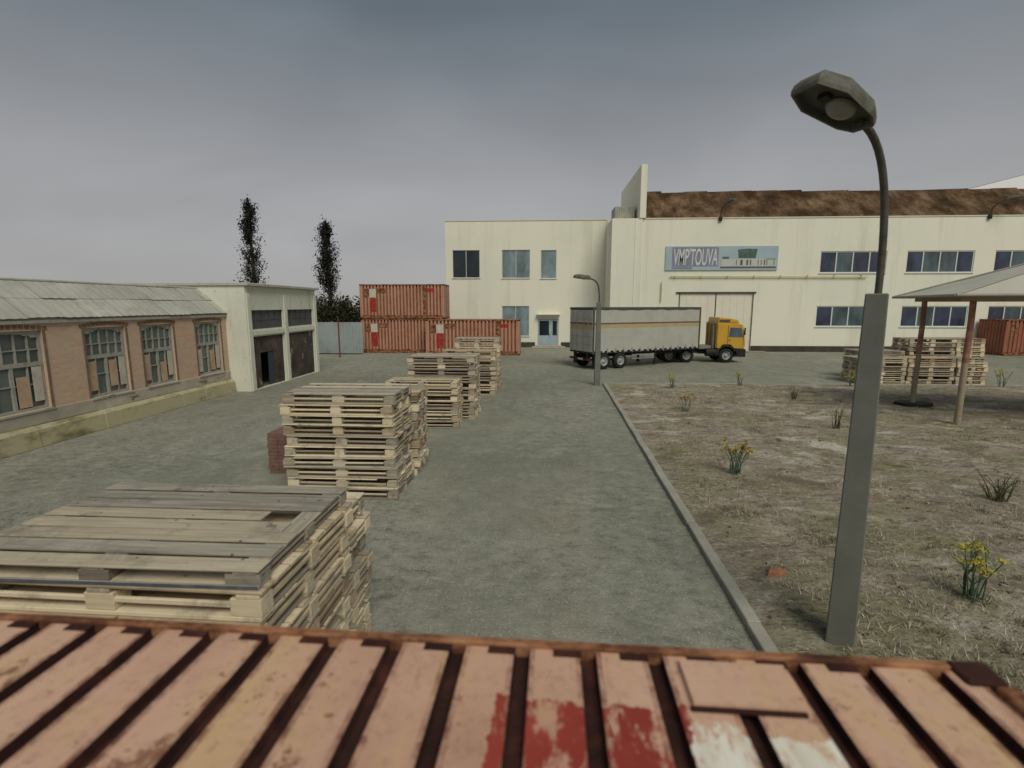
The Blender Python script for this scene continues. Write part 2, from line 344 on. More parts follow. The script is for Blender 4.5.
W_STOPS = [(.14, (.19, .155, .115)), (.34, (.45, .365, .245)), (.54, (.68, .57, .385)), (.82, (.78, .68, .49))]
M = dict(
    asphalt=m_asphalt(), dirt=m_dirt(), wood=m_wood('pale_pine', W_STOPS),
    wood_grey=m_wood('weathered_grey_pine', [(.12, (.12, .11, .09)), (.36, (.34, .285, .21)), (.58, (.50, .43, .31)), (.85, (.65, .565, .415))]),
    wood_brown=m_wood('brown_pine', [(.12, (.15, .115, .08)), (.4, (.36, .27, .175)), (.62, (.54, .42, .28)), (.88, (.64, .53, .36))]),
    bluewood=simple('faded_blue_board', (.10, .125, .17), .8, .3, 6, dirt=(.22, .19, .14), dirt_scale=3),
    cont=m_container(), cont_far=m_container('redder_container_paint', (.80, .66, .64)), cont_dark=m_container('dark_red_container_paint', (.55, .32, .30)), rail=m_rust(), groove=m_groove(),
    groove_side=simple('rusty_groove_shade', (.20, .085, .052), .85, .35, 3, dirt=(.33, .17, .10), dirt_scale=2), red=m_patch('flaked_red_paint', (.38, .040, .025)), white=m_patch('flaked_white_paint', (.62, .58, .47), th=.60),  # groove_side paints the shade in the side grooves as a darker rust tone
    facade=m_facade(), garage=m_garage(), brick=m_brick(), plaster=m_plaster(), moss=m_moss(), sheet=m_roofsheet(),
    rustroof=m_rustroof(), plinth=simple('dark_plinth', (.062, .058, .042), .9, .4, 1.5),
    kerb=m_concrete('kerb_concrete', (.33, .315, .26)), pole=m_concrete('grey_pole_concrete', (.165, .17, .145), .16),
    arm=simple('weathered_dark_steel', (.062, .060, .048), .55, .45, 9, spec=.4, dirt=(.12, .085, .05), dirt_scale=6),
    head=simple('lichen_grey_lamp_casing', (.125, .122, .098), .75, .4, 7, dirt=(.05, .05, .032), dirt_scale=6),
    lamp_in=simple('dull_reflector', (.075, .075, .065), .5, .25, 5),
    lamp_lens=simple('dusty_lamp_glass', (.24, .235, .205), .25, .2, 4, spec=.5),
    frame_white=simple('white_window_frame', (.62, .64, .60), .6, .08, 2),
    casing=simple('brown_window_casing', (.19, .145, .095), .9, .35, 5), frame_old=simple('old_wood_frame', (.37, .36, .305), .85, .35, 4, dirt=(.13, .10, .07), dirt_scale=4),
    glass_blue=m_glass('navy_glass', (.042, .050, .080)), glass_teal=m_glass('teal_glass', (.072, .105, .115)),
    glass_dark=m_glass('dark_glass', (.018, .026, .032)), glass_blind=m_glass('blind_behind_glass', (.17, .225, .235), .3),
    glass_old=m_glass('grimy_glass', (.105, .130, .115), .35),
    board_pale=simple('pale_board', (.50, .46, .37), .85, .2, 3), board_peach=simple('peach_board', (.47, .33, .22), .85, .2, 3),
    door_blue=simple('pale_blue_door_paint', (.33, .42, .46), .6, .12, 2),
    gate=simple('beige_gate_steel', (.72, .68, .56), .7, .07, .6), seam=simple('dark_seam', (.07, .062, .05), .8, .3, 2),
    gas=simple('faded_yellow_pipe', (.62, .56, .27), .6, .1, 2), steel=simple('grey_steel', (.22, .22, .20), .6, .2, 3),
    step=m_concrete('step_concrete', (.42, .38, .30)),
    gdoor=m_garage_door(), slit=simple('dark_louvre_glass', (.085, .087, .085), .6, .3, 2),
    fence=simple('pale_blue_fence_sheet', (.30, .345, .335), .7, .12, .8, dirt=(.22, .25, .235), dirt_scale=.9),
    redpaint=simple('dull_red_paint', (.22, .035, .03), .7, .2, 4),
    curtain=simple('grey_curtain_side', (.42, .415, .36), .6, .06, .7, dirt=(.36, .355, .305), dirt_scale=1.2),
    tr_rail=simple('dark_trailer_rail', (.07, .072, .065), .6, .2, 3), stripe_r=simple('dull_red_band', (.20, .085, .085), .6, .1, 2),
    stripe_y=simple('ochre_band', (.40, .33, .145), .6, .1, 2), lightgrey=simple('light_grey_panel', (.45, .44, .38), .6, .1, 2),
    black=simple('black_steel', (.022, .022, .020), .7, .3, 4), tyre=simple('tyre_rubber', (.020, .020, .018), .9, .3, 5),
    rim=simple('pale_wheel_rim', (.33, .37, .33), .5, .2, 5, dirt=(.12, .11, .09), dirt_scale=6),
    cab=simple('yellow_cab_paint', (.58, .335, .035), .35, .08, 1.2, spec=.5, dirt=(.40, .22, .05), dirt_scale=2),
    cab_back=simple('ochre_cab_back', (.34, .20, .045), .6, .15, 1.5),
    lightlens=simple('lamp_lens', (.6, .6, .55), .2, .05, 3, spec=.5), redlens=simple('red_lamp_lens', (.35, .02, .015), .3, .1, 3),
    sign_blue=simple('pale_blue_sign', (.36, .45, .50), .5, .06, 1), sign_violet=simple('violet_sign_field', (.22, .235, .31), .5, .1, 1),
    sign_text=simple('white_lettering', (.62, .62, .58), .5, .03, 2), sign_green=simple('dark_green_picture', (.085, .13, .11), .6, .4, 4),
    sign_band=simple('pale_grey_band', (.50, .51, .46), .5, .06, 1), sign_dark=simple('dark_sign_marks', (.11, .12, .12), .6, .2, 2),
    tarp=m_tarp(), post=m_wood('canopy_post_wood', [(.12, (.14, .115, .08)), (.4, (.27, .215, .15)), (.65, (.38, .31, .22)), (.9, (.48, .40, .29))]),
    postred=simple('rust_red_post_top', (.27, .135, .09), .9, .4, 3, dirt=(.36, .27, .19), dirt_scale=3),
    beam=simple('pinkish_beam', (.38, .285, .21), .85, .2, 1.5), brickpile=simple('dull_red_brick', (.20, .115, .09), .9, .3, 6, dirt=(.15, .12, .10), dirt_scale=2),
    bark=simple('bark', (.06, .048, .035), .95, .4, 5), white_wall=simple('white_hall_cladding', (.88, .88, .86), .6, .02, .5),
    poplar=m_leaf('dark_poplar_leaf', [(0, (.008, .009, .006)), (.5, (.022, .022, .014)), (1, (.062, .056, .036))]),
    bush=m_leaf('olive_bush_leaf', [(0, (.016, .018, .009)), (.5, (.038, .040, .018)), (1, (.075, .072, .034))]),
    stem=m_leaf('blue_green_stem', [(0, (.045, .085, .055)), (1, (.13, .20, .13))]),
    drystem=m_leaf('dry_olive_stem', [(0, (.055, .055, .030)), (1, (.16, .15, .085))]),
    flower=m_leaf('yellow_flower', [(0, (.34, .29, .04)), (1, (.66, .58, .10))]),
    flower_orange=m_leaf('ochre_flower', [(0, (.26, .15, .03)), (1, (.45, .32, .06))]),
    drygrass=m_leaf('dry_grass', [(0, (.11, .105, .055)), (.45, (.28, .255, .15)), (.75, (.46, .41, .28)), (1, (.60, .54, .41))]),
    stones=m_leaf('stones', [(0, (.08, .075, .062)), (.7, (.22, .20, .165)), (1, (.45, .42, .35))]),
    frag=simple('orange_brick_fragment', (.34, .15, .08), .9, .3, 12),
)

# ------------------------------------------------------------------ camera
cam = bpy.data.cameras.new('camera'); co = bpy.data.objects.new('camera', cam); COL.objects.link(co)
cam.lens = 18; cam.sensor_width = 36; cam.clip_start = .02; cam.clip_end = 3000
co.location = (0, 0, 4.0); co.rotation_euler = (R(90 - 8.771), 0, R(3.094))
cam.dof.use_dof = True; cam.dof.focus_distance = 16; cam.dof.aperture_fstop = 1.3
S.camera = co

# ------------------------------------------------------------------ light
w = bpy.data.worlds.new('World'); S.world = w; w.use_nodes = True
nt = w.node_tree; bg = nt.nodes['Background']
sky = nt.nodes.new('ShaderNodeTexSky'); sky.sky_type = 'NISHITA'; sky.sun_disc = False
SUN = Vector((.27, -.62, .74)).normalized()
sky.sun_elevation = math.asin(SUN.z); sky.sun_rotation = math.atan2(SUN.x, SUN.y)
def wn(t, **k):
    x = nt.nodes.new('ShaderNode' + t)
    for a, b in k.items(): setattr(x, a, b)
    return x
L = nt.links.new
tc = wn('TexCoord'); sep = wn('SeparateXYZ'); L(tc.outputs['Generated'], sep.inputs[0])
elev = wn('ValToRGB'); e = elev.color_ramp.elements      # overcast layer, brighter towards the horizon (values x BG strength)
for _ in range(2): e.new(.5)
for el, (p, c) in zip(e, [(0.0, (3.42, 3.33, 3.34)), (.20, (2.90, 2.88, 2.92)), (.46, (1.22, 1.48, 1.70)), (1.0, (1.5, 1.7, 1.95))]):
    el.position = p; el.color = (*c, 1)
L(sep.outputs[2], elev.inputs[0])
mp = wn('Mapping'); mp.inputs['Scale'].default_value = (1, 1, 2.6); L(tc.outputs['Generated'], mp.inputs[0])
cn = wn('TexNoise'); cn.inputs['Scale'].default_value = 1.7; cn.inputs['Detail'].default_value = 3; cn.inputs['Roughness'].default_value = .5; cn.inputs['Distortion'].default_value = .5
L(mp.outputs[0], cn.inputs['Vector'])
cr = wn('MapRange'); cr.inputs['From Min'].default_value = .3; cr.inputs['From Max'].default_value = .7; cr.inputs['To Min'].default_value = .86; cr.inputs['To Max'].default_value = 1.13
L(cn.outputs['Fac'], cr.inputs['Value'])
mul = wn('VectorMath', operation='SCALE'); L(elev.outputs[0], mul.inputs[0]); L(cr.outputs[0], mul.inputs['Scale'])
mx = wn('Mix', data_type='RGBA'); mx.inputs[0].default_value = .95
L(sky.outputs[0], mx.inputs[6]); L(mul.outputs[0], mx.inputs[7]); L(mx.outputs[2], bg.inputs[0])
bg.inputs[1].default_value = .08
sl = bpy.data.lights.new('sun', 'SUN'); sl.energy = 1.5; sl.angle = R(32); sl.color = (1.0, .96, .84)
so = bpy.data.objects.new('sun', sl); COL.objects.link(so); so.location = (0, 0, 60)
so.rotation_euler = SUN.to_track_quat('Z', 'Y').to_euler()
S.view_settings.view_transform = 'Standard'; S.view_settings.look = 'None'; S.view_settings.exposure = .5; S.view_settings.gamma = 1
S.cycles.max_bounces = 6

# ------------------------------------------------------------------ ground
mb = MB(); mb.quad((-400, -200, 0), (400, -200, 0), (400, 600, 0), (-400, 600, 0))
tag(mb.build('ground', M['asphalt'], fix=False), kind='structure')
def kx(y): return 2.42 + (y - 0) * .0312          # yard side of the kerb
mb = MB()
x0s, ny, nx = 2.75, 170, 210
rr = random.Random(3)
from mathutils import noise as mn
def dz(x, y):
    e = min(1, max(0, (x - kx(y) - .18) / .8)) * min(1, max(0, (26.0 - y + .012 * (x - 3.3) - .05) / .8))
    return .07 + e * (.06 + .07 * mn.noise((x * .35, y * .35, 0)) + .055 * mn.noise((x * 1.4, y * 1.4, 3)) + .035 * mn.noise((x * 5, y * 5, 9)))
vs = []; fs = []
for j in range(ny + 1):
    y = -6 + (31.9) * j / ny
    for i in range(nx + 1):
        s_ = (i / nx) ** 1.6
        xa = kx(y) + .12; x = xa + (46 - xa) * s_
        yy = y + (.012 * (x - 3.3)) * max(0, (y + 6) / 31.9)
        vs.append((x, yy, dz(x, yy)))
for j in range(ny):
    for i in range(nx):
        a = j * (nx + 1) + i; fs.append((a, a + 1, a + nx + 2, a + nx + 1))
mb._add(vs, fs, 0, True)
tag(mb.build('bare_lot', M['dirt'], fix=False), kind='structure')
mb = MB()
y = -4.0
while y < 25.7:
    ln = 1.0
    j = rr.uniform(-.008, .008); h = .10 + rr.uniform(-.012, .01)
    mt = Matrix.Translation((kx(y) + j, y, 0)) @ Matrix.Rotation(-.0312 + rr.uniform(-.006, .006), 4, 'Z')
    mb.box(0, .17, .006, min(ln, 25.95 - y) - .006, -.05, h, mtx=mt); y += ln
x = 3.24
while x < 45:
    mt = Matrix.Translation((x, 25.86 + .012 * (x - 3.3) + rr.uniform(-.008, .008), 0)) @ Matrix.Rotation(.012 + rr.uniform(-.006, .006), 4, 'Z')
    mb.box(.006, .994, 0, .17, -.05, .10 + rr.uniform(-.012, .01), mtx=mt); x += 1.0
tag(mb.build('kerb', M['kerb'], bevel=.012), kind='structure')

# ------------------------------------------------------------------ walls with openings
def wall(mb, P, u0, u1, z0, z1, holes, depth, mi=0):
    """P(u,z,d) -> xyz ; face at d=0, reveals go to d=depth ; rectangular holes (u0,u1,z0,z1)"""
    us = sorted({u0, u1, *[h[0] for h in holes], *[h[1] for h in holes]}); zs = sorted({z0, z1, *[h[2] for h in holes], *[h[3] for h in holes]})
    for a, b in zip(us, us[1:]):
        for c, d in zip(zs, zs[1:]):
            um, zm = (a + b) / 2, (c + d) / 2
            if any(h[0] < um < h[1] and h[2] < zm < h[3] for h in holes): continue
            mb.quad(P(a, c, 0), P(b, c, 0), P(b, d, 0), P(a, d, 0), mi)
    for (a, b, c, d) in holes:
        for (p, q) in (((a, c), (b, c)), ((b, c), (b, d)), ((b, d), (a, d)), ((a, d), (a, c))):
            mb.quad(P(p[0], p[1], 0), P(q[0], q[1], 0), P(q[0], q[1], depth), P(p[0], p[1], depth), mi)
def pbox(mb, P, u0, u1, z0, z1, d0, d1, mi=0):
    a = P(u0, z0, d0); b = P(u1, z1, d1)
    mb.box(min(a[0], b[0]), max(a[0], b[0]), min(a[1], b[1]), max(a[1], b[1]), min(a[2], b[2]), max(a[2], b[2]), mi)

# ------------------------------------------------------------------ factory
fac = empty('factory_building', (0, 0, 0), 0, 'long cream factory building with flat wing, tall fin wall and rusty brown roof', 'building')
YL, YR = 49.2, 45.5
PL = lambda u, z, d: (u, YL + d, z)
PR = lambda u, z, d: (u, YR + d, z)
winL = [(-8.30, -5.70, 6.53, 9.10, 'dark'), (-3.62, -.97, 6.50, 9.10, 'blind'), (.03, 1.50, 6.46, 9.06, 'blind1'), (-3.62, -1.02, 1.05, 3.90, 'blind')]
doorL = (-.20, 1.78, .10, 2.70)
mb = MB(); wall(mb, PL, -8.95, 6.2, 0, 11.72, [x[:4] for x in winL] + [doorL], .16)
mb.quad((-8.95, YL, 0), (-8.95, YL + 26, 0), (-8.95, YL + 26, 11.72), (-8.95, YL, 11.72)); mb.quad((-8.95, YL, 11.72), (6.2, YL, 11.72), (6.2, YL + 26, 11.72), (-8.95, YL + 26, 11.72))
mb.quad((-8.95, YL + 26, 0), (70, YL + 26, 0), (70, YL + 26, 11.1), (-8.95, YL + 26, 11.1))
mb.build('wall', M['facade'], fac, fix=False)
winR = []
for k in range(5):
    x = 23.5 + 7.0 * k
    winR.append((x, x + 5.4, 6.66, 8.46)); winR.append((x + .05, x + 5.45, 2.16, 3.92))
gate = (12.05, 18.15, .02, 5.0)
mb = MB(); wall(mb, PR, 8.25, 70, 0, 11.18, winR + [gate], .16)
mb.quad((70, YR, 0), (70, YR + 30, 0), (70, YR + 30, 11.18), (70, YR, 11.18)); mb.quad((8.25, YR, 11.18), (70, YR, 11.18), (70, YR + .9, 11.18), (8.25, YR + .9, 11.18))
mb.build('wall', M['facade'], fac, fix=False)
mb = MB(); mb.box(6.05, 8.62, YR - .12, YL + 1.0, 0, 11.24); mb.box(8.0, 8.1, YR - .15, YR - .12, 0, 11.2)
mb.build('stair_bay', M['facade'], fac, bevel=.03)
mb = MB(); mb.prism([(8.33, YR - .2), (8.85, YR - .2), (8.85, 56), (8.33, 56)], lambda x, y: (x, y, 11.243), lambda x, y: (x, y, 15.55))
mb.build('fin_wall', M['facade'], fac, bevel=.02)
mb = MB()
for k in range(9):
    mb.box(6.45 + k * .185, 6.45 + k * .185 + .11, 46.5 - .05, 46.5, 11.25, 12.35)
mb.box(6.4, 8.1, 46.5, 48.6, 11.245, 12.4)
mb.build('rooftop_vent', simple('ribbed_grey_cladding', (.36, .36, .29), .8, .15, 2), fac)
# low parapet cap
mb = MB(); mb.box(-9.0, 6.04, YL - .05, YL + .3, 11.723, 11.80); mb.box(8.87, 70, YR - .05, YR + .3, 11.183, 11.27)
mb.build('parapet_cap', simple('pale_parapet', (.66, .64, .50), .8, .08, 1), fac)
# plinth
mb = MB()
for a, b in ((-8.96, doorL[0] - .25), (doorL[1] + .25, 6.04)): mb.box(a, b, YL - .07, YL - .003, 0, .48)
for a, b in ((8.64, gate[0] - .15), (gate[1] + .15, 70)): mb.box(a, b, YR - .09, YR - .003, 0, .50)
mb.build('plinth', M['plinth'], fac, bevel=.015)
# rusty pitched roof behind the parapet, in overlapping sheets
mb = MB()
x = 8.87; k = 0
while x < 70:
    wd = rr.uniform(1.9, 2.3); h = rr.uniform(-.07, .10)
    mb.quad((x, 46.35, 11.20), (x + wd + .04, 46.35, 11.22), (x + wd + .04, 49.6, 14.19 + h), (x, 49.6, 14.15 + h), tone=(rr.random(), 0))
    x += wd; k += 1
mb.quad((8.87, 49.6, 14.13), (70, 49.6, 14.13), (70, 75, 12.5), (8.87, 75, 12.5))
mb.build('roof', M['rustroof'], fac)
def window(P, h, panes, mats, frame, parent, fd=.06, d=.11, transom=None, sill=True, bar=.05):
    u0, u1, z0, z1 = h[:4]
    mb = MB(); n = panes
    for (a, b, c, e) in ((u0, u1, z0, z0 + bar), (u0, u1, z1 - bar, z1)): pbox(mb, P, a + .002, b - .002, c + .002, e - .002, d - fd, d)
    for k in range(n + 1):
        uc = u0 + (u1 - u0) * k / n
        a, b = max(u0 + .002, uc - bar / 2 - (bar / 2 if k == n else 0)), min(u1 - .002, uc + bar / 2 + (bar / 2 if k == 0 else 0))
        pbox(mb, P, a, b, z0 + bar + .001, z1 - bar - .001, d - fd, d)
    f = mb.build('window', frame, parent)
    mb = MB()
    for k in range(n):
        a, b = u0 + (u1 - u0) * k / n, u0 + (u1 - u0) * (k + 1) / n
        mb.quad(P(a, z0, d - .012), P(b, z0, d - .012), P(b, z1, d - .012), P(a, z1, d - .012), k % len(mats))
    mb.build('pane', mats, f, fix=False)
    if sill:
        mb = MB(); pbox(mb, P, u0 - .06, u1 + .06, z0 - .05, z0 - .004, -.08, -.003); mb.build('sill', M['frame_white'], f)
    return f
for k, h in enumerate(winL):
    if h[4] == 'dark': window(PL, h, 2, [M['glass_dark'], M['glass_dark']], M['frame_white'], fac)
    elif h[4] == 'blind1': window(PL, h, 1, [M['glass_blind']], M['frame_white'], fac)
    else: window(PL, h, 2, [M['glass_blind'], M['glass_blind']], M['frame_white'], fac)
for k, h in enumerate(winR):
    window(PR, h, 4, [M['glass_blue'], M['glass_teal'], M['glass_teal'] if k % 3 else M['glass_blue'], M['glass_blue']], M['frame_white'], fac, bar=.09)
# entrance door: pale blue, two glazed leaves
u0, u1, z0, z1 = doorL
mb = MB()
pbox(mb, PL, u0 + .002, u1 - .002, z0, z0 + 1.02, .05, .11)
for a, b in ((u0 + .002, u0 + .16), (u0 + 1.07, u0 + 1.42), (u1 - .16, u1 - .002)): pbox(mb, PL, a, b, z0 + 1.021, z1 - .20, .05, .11)
pbox(mb, PL, u0 + .002, u1 - .002, z1 - .199, z1 - .002, .05, .11)
dr = mb.build('door', M['door_blue'], fac, bevel=.01)
mb = MB(); mb.quad(PL(u0, z0 + 1, .10), PL(u1, z0 + 1, .10), PL(u1, z1, .10), PL(u0, z1, .10)); mb.build('glass', M['glass_dark'], dr, fix=False)
mb = MB(); pbox(mb, PL, u0 + 1.10, u0 + 1.14, z0 + .85, z0 + 1.25, 0.0, .03); mb.build('handle', M['steel'], dr)
mb = MB(); mb.box(-.75, 2.4, YL - 1.1, YL - .1, 0, .10); mb.box(-.5, 2.1, YL - .75, YL - .09, .101, .19)
mb.build('doorstep', M['step'], fac, bevel=.02)
mb = MB(); mb.box(-.3, 1.9, YL - .5, YL - .005, 3.08, 3.16); mb.build('door_hood', M['facade'], fac)
# sliding gate
g0 = MB()
for a, b in ((gate[0] - .12, gate[0] + .01), (gate[1] - .01, gate[1] + .12)): g0.box(a + .05, b - .03, YR - .06, YR - .003, 0, gate[3] - .001)
g0.box(gate[0] - .35, gate[1] + .28, YR - .12, YR - .003, gate[3], gate[3] + .11)
gt = g0.build('gate', M['seam'], fac)
xm = (gate[0] + gate[1]) / 2
for a, b in ((gate[0] + .02, xm - .05), (xm + .05, gate[1] - .02)):
    mb = MB(); mb.box(a, b, YR + .03, YR + .09, .05, gate[3] - .02)
    for k in range(1, 5): mb.box(a + (b - a) * k / 5 - .02, a + (b - a) * k / 5 + .02, YR + .012, YR + .03, .06, gate[3] - .05)
    mb.build('gate_leaf', M['gate'], gt)
mb = MB(); mb.box(gate[0], gate[1], YR + .12, YR + .14, 0, gate[3]); mb.build('gate_backing', M['black'], gt)
# gas pipe
mb = MB()
mb.tube([(10.42, YR - .14, 4.3), (10.42, YR - .14, 5.95)], .05, 8); mb.tube([(11.1, YR - .14, 6.42), (27.4, YR - .14, 6.34)], .05, 8)
for k in range(8): mb.box(11.5 + k * 2.2, 11.56 + k * 2.2, YR - .2, YR - .003, 6.30, 6.50)
mb.build('gas_pipe', M['gas'], fac)
# red ramp plate at the gate
mb = MB(); mb.prism([(17.6, YR - .1), (19.4, YR - .1), (19.1, YR - 1.2), (17.6, YR - 1.2)], lambda x, y: (x, y, 0.004), lambda x, y: (x, y, .07)); mb.build('gate_ramp', simple('pinkish_ramp', (.33, .22, .18), .9, .2, 2), fac)

# sign
sg = empty('company_sign', (10.65, YR - .02, 6.92), 0, 'long pale blue company sign with white slanted capitals and small picture above the gate', 'sign')
mb = MB(); mb.box(0, 9.35, -.08, 0, 0, 2.0); mb.build('sign_board', M['sign_blue'], sg, bevel=.01)
mb = MB(); mb.box(.55, 4.42, -.090, -.0815, .33, 1.92); mb.box(.55, 2.25, -.090, -.0815, .10, .29); mb.build('letter_field', M['sign_violet'], sg)
def text(body, loc, sx, sz, mat, parent, name='lettering', shear=0.0):
    cu = bpy.data.curves.new('t', 'FONT'); cu.body = body; cu.size = 1; cu.extrude = .01; cu.offset = .010; cu.shear = shear
    ob = bpy.data.objects.new('t', cu); COL.objects.link(ob)
    bpy.context.view_layer.update()
    dg = bpy.context.evaluated_depsgraph_get(); me = bpy.data.meshes.new_from_object(ob.evaluated_get(dg))
    COL.objects.unlink(ob); bpy.data.objects.remove(ob)
    xs = [v.co.x for v in me.vertices]; ys = [v.co.y for v in me.vertices]
    ax, bx, ay, by = min(xs), max(xs), min(ys), max(ys)
    for v in me.vertices:
        x, y, z = v.co
        v.co = (loc[0] + (x - ax) / (bx - ax) * sx, loc[1] - z, loc[2] + (y - ay) / (by - ay) * sz)
    me.materials.clear(); me.materials.append(mat)
    o = bpy.data.objects.new(name, me); COL.objects.link(o); o.parent = parent
    return o
text("VMP'TOUVA", (.68, -.101, .40), 3.66, 1.44, M['sign_text'], sg, shear=.12)
mb = MB(); mb.box(4.7, 9.2, -.090, -.0815, .33, .93); mb.build('text_band', M['sign_band'], sg)
mb = MB(); mb.box(4.6, 9.22, -.092, -.0815, .16, .30); mb.box(4.75, 5.3, -.092, -.0815, .95, 1.12)
for q in (5.9, 6.25, 6.38, 6.75, 7.05, 7.7, 7.95, 8.2, 8.42, 9.0): mb.box(q, q + rr.choice((.06, .1, .16)), -.098, -.0905, .42, .86)
mb.box(8.35, 9.2, -.095, -.0905, .88, .94)
mb.build('small_print', M['sign_dark'], sg)
mb = MB(); mb.prism([(6.1, 1.0), (7.5, 1.0), (7.62, 1.75), (6.75, 1.78), (6.0, 1.70)], lambda x, z: (x, -.0815, z), lambda x, z: (x, -.092, z)); mb.build('picture_patch', M['sign_green'], sg)

# lamps over the parapet
def wall_lamp(x, dx, label):
    t = empty('wall_lamp', (x, YR - .01, 11.05), 0, label, 'lamp', 'bracket lamps along the factory parapet')
    mb = MB(); mb.box(-.13, .13, -.16, -.045, -.1, .25); mb.build('bracket', M['black'], t)
    mb = MB(); mb.tube([(0, -.12, .15), (.02 * dx, -.2, .75), (.25 * dx, -.45, 1.15), (.55 * dx, -.8, 1.32)], .055, 8); mb.build('arm', M['arm'], t)
    mb = MB(); mb.tube([(.45 * dx, -.68, 1.26), (.7 * dx, -.95, 1.36), (1.15 * dx, -1.25, 1.42)], [.08, .19, .12], 8); mb.build('lamp_head', M['head'], t)
wall_lamp(15.05, .55, 'small dark bracket lamp on the parapet above the long blue sign')
wall_lamp(36.6, 1.15, 'curved bracket lamp with pale head on the parapet above the strip windows')

# white hall far behind
hall = empty('white_hall', (0, 0, 0), 0, 'bright white gable roofed hall rising behind the rusty factory roof', 'building')
mb = MB(); mb.prism([(54, 0), (100, 0), (100, 17.5), (77, 24.4), (54, 18.6)], lambda x, z: (x, 80, z), lambda x, z: (x, 120, z)); mb.build('hall_walls', M['white_wall'], hall)
mb = MB(); mb.quad((54, 80.003, 18.65), (77, 80.003, 24.45), (77, 120, 24.45), (54, 120, 18.65)); mb.quad((77, 80.003, 24.45), (100, 80.003, 17.55), (100, 120, 17.55), (77, 120, 24.45)); mb.build('roof', M['white_wall'], hall, fix=False)

# ------------------------------------------------------------------ brick workshop (wall at X=-14.4 facing +X)
XB = -14.4
PB = lambda u, z, d: (XB - d, u, z)
bw = empty('brick_workshop', (0, 0, 0), 0, 'low orange brick workshop with grimy many paned windows and grey sheet roof', 'building')
wins = [(8.4, 10.1), (10.35 + 1.9, 14.12), (15.5, 17.12), (17.85, 19.45), (20.8, 22.45)]
holes = [(a, b, 1.02, 3.28) for a, b in wins]
mb = MB(); wall(mb, PB, 3, 22.9, 1.0, 3.62, holes, .22); mb.quad((XB, 3, 1), (XB - 9, 3, 1), (XB - 9, 3, 3.6), (XB, 3, 3.6)); mb.quad((XB - 9, 3, 0), (XB - 9, 22.9, 0), (XB - 9, 22.9, 3.6), (XB - 9, 3, 3.6))
mb.build('wall', M['brick'], bw, fix=False)
mb = MB(); mb.prism([(0, .55), (.05, .62), (.035, .99), (0, 1.0), (-.3, 1.0), (-.3, .55)], lambda d, z: (XB + d, 3, z), lambda d, z: (XB + d, 22.9, z)); mb.build('plaster_band', M['plaster'], bw)
mb = MB(); yy = 3.0
while yy < 22.8:
    ln = min(rr.uniform(1.2, 2.3), 22.85 - yy); o_ = rr.uniform(-.015, .015)
    mb.prism([(-.3, 0), (.30 + o_, 0), (.25 + o_, .50), (.15 + o_, .60 + o_), (-.3, .60)], lambda d, z, y=yy: (XB + d, y, z), lambda d, z, y=yy + ln - .01: (XB + d, y, z)); yy += ln
mb.build('plinth', M['moss'], bw, bevel=.015)
wr = random.Random(5)
for (a, b) in wins:
    z0, z1 = 1.02, 3.28
    mb = MB(); bar = .075
    pbox(mb, PB, a + .003, b - .003, z0 + .003, z0 + bar, .08, .17); pbox(mb, PB, a + .003, a + bar, z0 + bar, z1 - .005, .08, .17); pbox(mb, PB, b - bar, b - .003, z0 + bar, z1 - .005, .08, .17)
    # arched head as a low segmental lintel
    n = 8
    for k in range(n):
        t0, t1 = k / n, (k + 1) / n; ua, ub = a + bar + (b - a - 2 * bar) * t0, a + bar + (b - a - 2 * bar) * t1
        hh = .16 * (1 - math.sin(math.pi * (t0 + t1) / 2)); pbox(mb, PB, ua, ub, z1 - .07 - hh, z1 - .004, .075, .165)
    zt = z0 + (z1 - z0) * .58
    pbox(mb, PB, a + bar, b - bar, zt - .06, zt + .06, .085, .165); pbox(mb, PB, a + bar, b - bar, zt + .40, zt + .43, .10, .155)
    um = (a + b) / 2
    pbox(mb, PB, um - .045, um + .045, z0 + bar, zt - .06, .09, .16)
    for k in range(1, 5):
        u = a + (b - a) * k / 5; pbox(mb, PB, u - .022, u + .022, zt + .06, z1 - .075, .095, .16)
    for q in (.25, .75):
        u = a + (b - a) * q; pbox(mb, PB, u - .02, u + .02, z0 + bar, zt - .06, .10, .155)
    pbox(mb, PB, a + bar, b - bar, z0 + .72, z0 + .75, .105, .15)
    f = mb.build('window', M['frame_old'], bw)
    mb = MB(); mb.quad(PB(a, z0, .145), PB(b, z0, .145), PB(b, z1, .145), PB(a, z1, .145)); mb.build('pane', M['glass_old'], f, fix=False)
    w_ = (b - a)
    for q0, q1, mt_, hz in ((.05, .22, M['board_peach'] if wr.random() < .6 else M['board_pale'], .95), (.55, .74, M['board_peach'], wr.uniform(.6, .9)), (.80, .95, M['board_pale'], 1.05)):
        mb = MB(); zb = z0 + bar + wr.uniform(0, .2); pbox(mb, PB, a + w_ * q0, a + w_ * q1, zb, min(zb + hz, zt - .08), .075, .089); mb.build('window_board', mt_, f)
    mb = MB(); pbox(mb, PB, a - .06, b + .06, z0 - .07, z0 - .002, -.07, .06); mb.build('sill', M['plaster'], f, bevel=.01)
    for u in (a - .085, b + .005):
        mb = MB(); pbox(mb, PB, u, u + .08, z0 - .002, z1 + .002, -.018, -.003); mb.build('casing', M['casing'], f)
    mb = MB()                                                 # brick arch course over the head
    for k in range(13):
        t = k / 12; u = a - .1 + (b - a + .2) * t; zc = z1 + .004 + .06 * math.sin(math.pi * t)
        mb.box(XB + .002, XB + .014, u - .062, u + .062, zc, zc + .11, tone=(wr.random(), 0))
    mb.build('arch', simple('dark_arch_brick', (.21, .125, .08), .9, .3, 6), f)
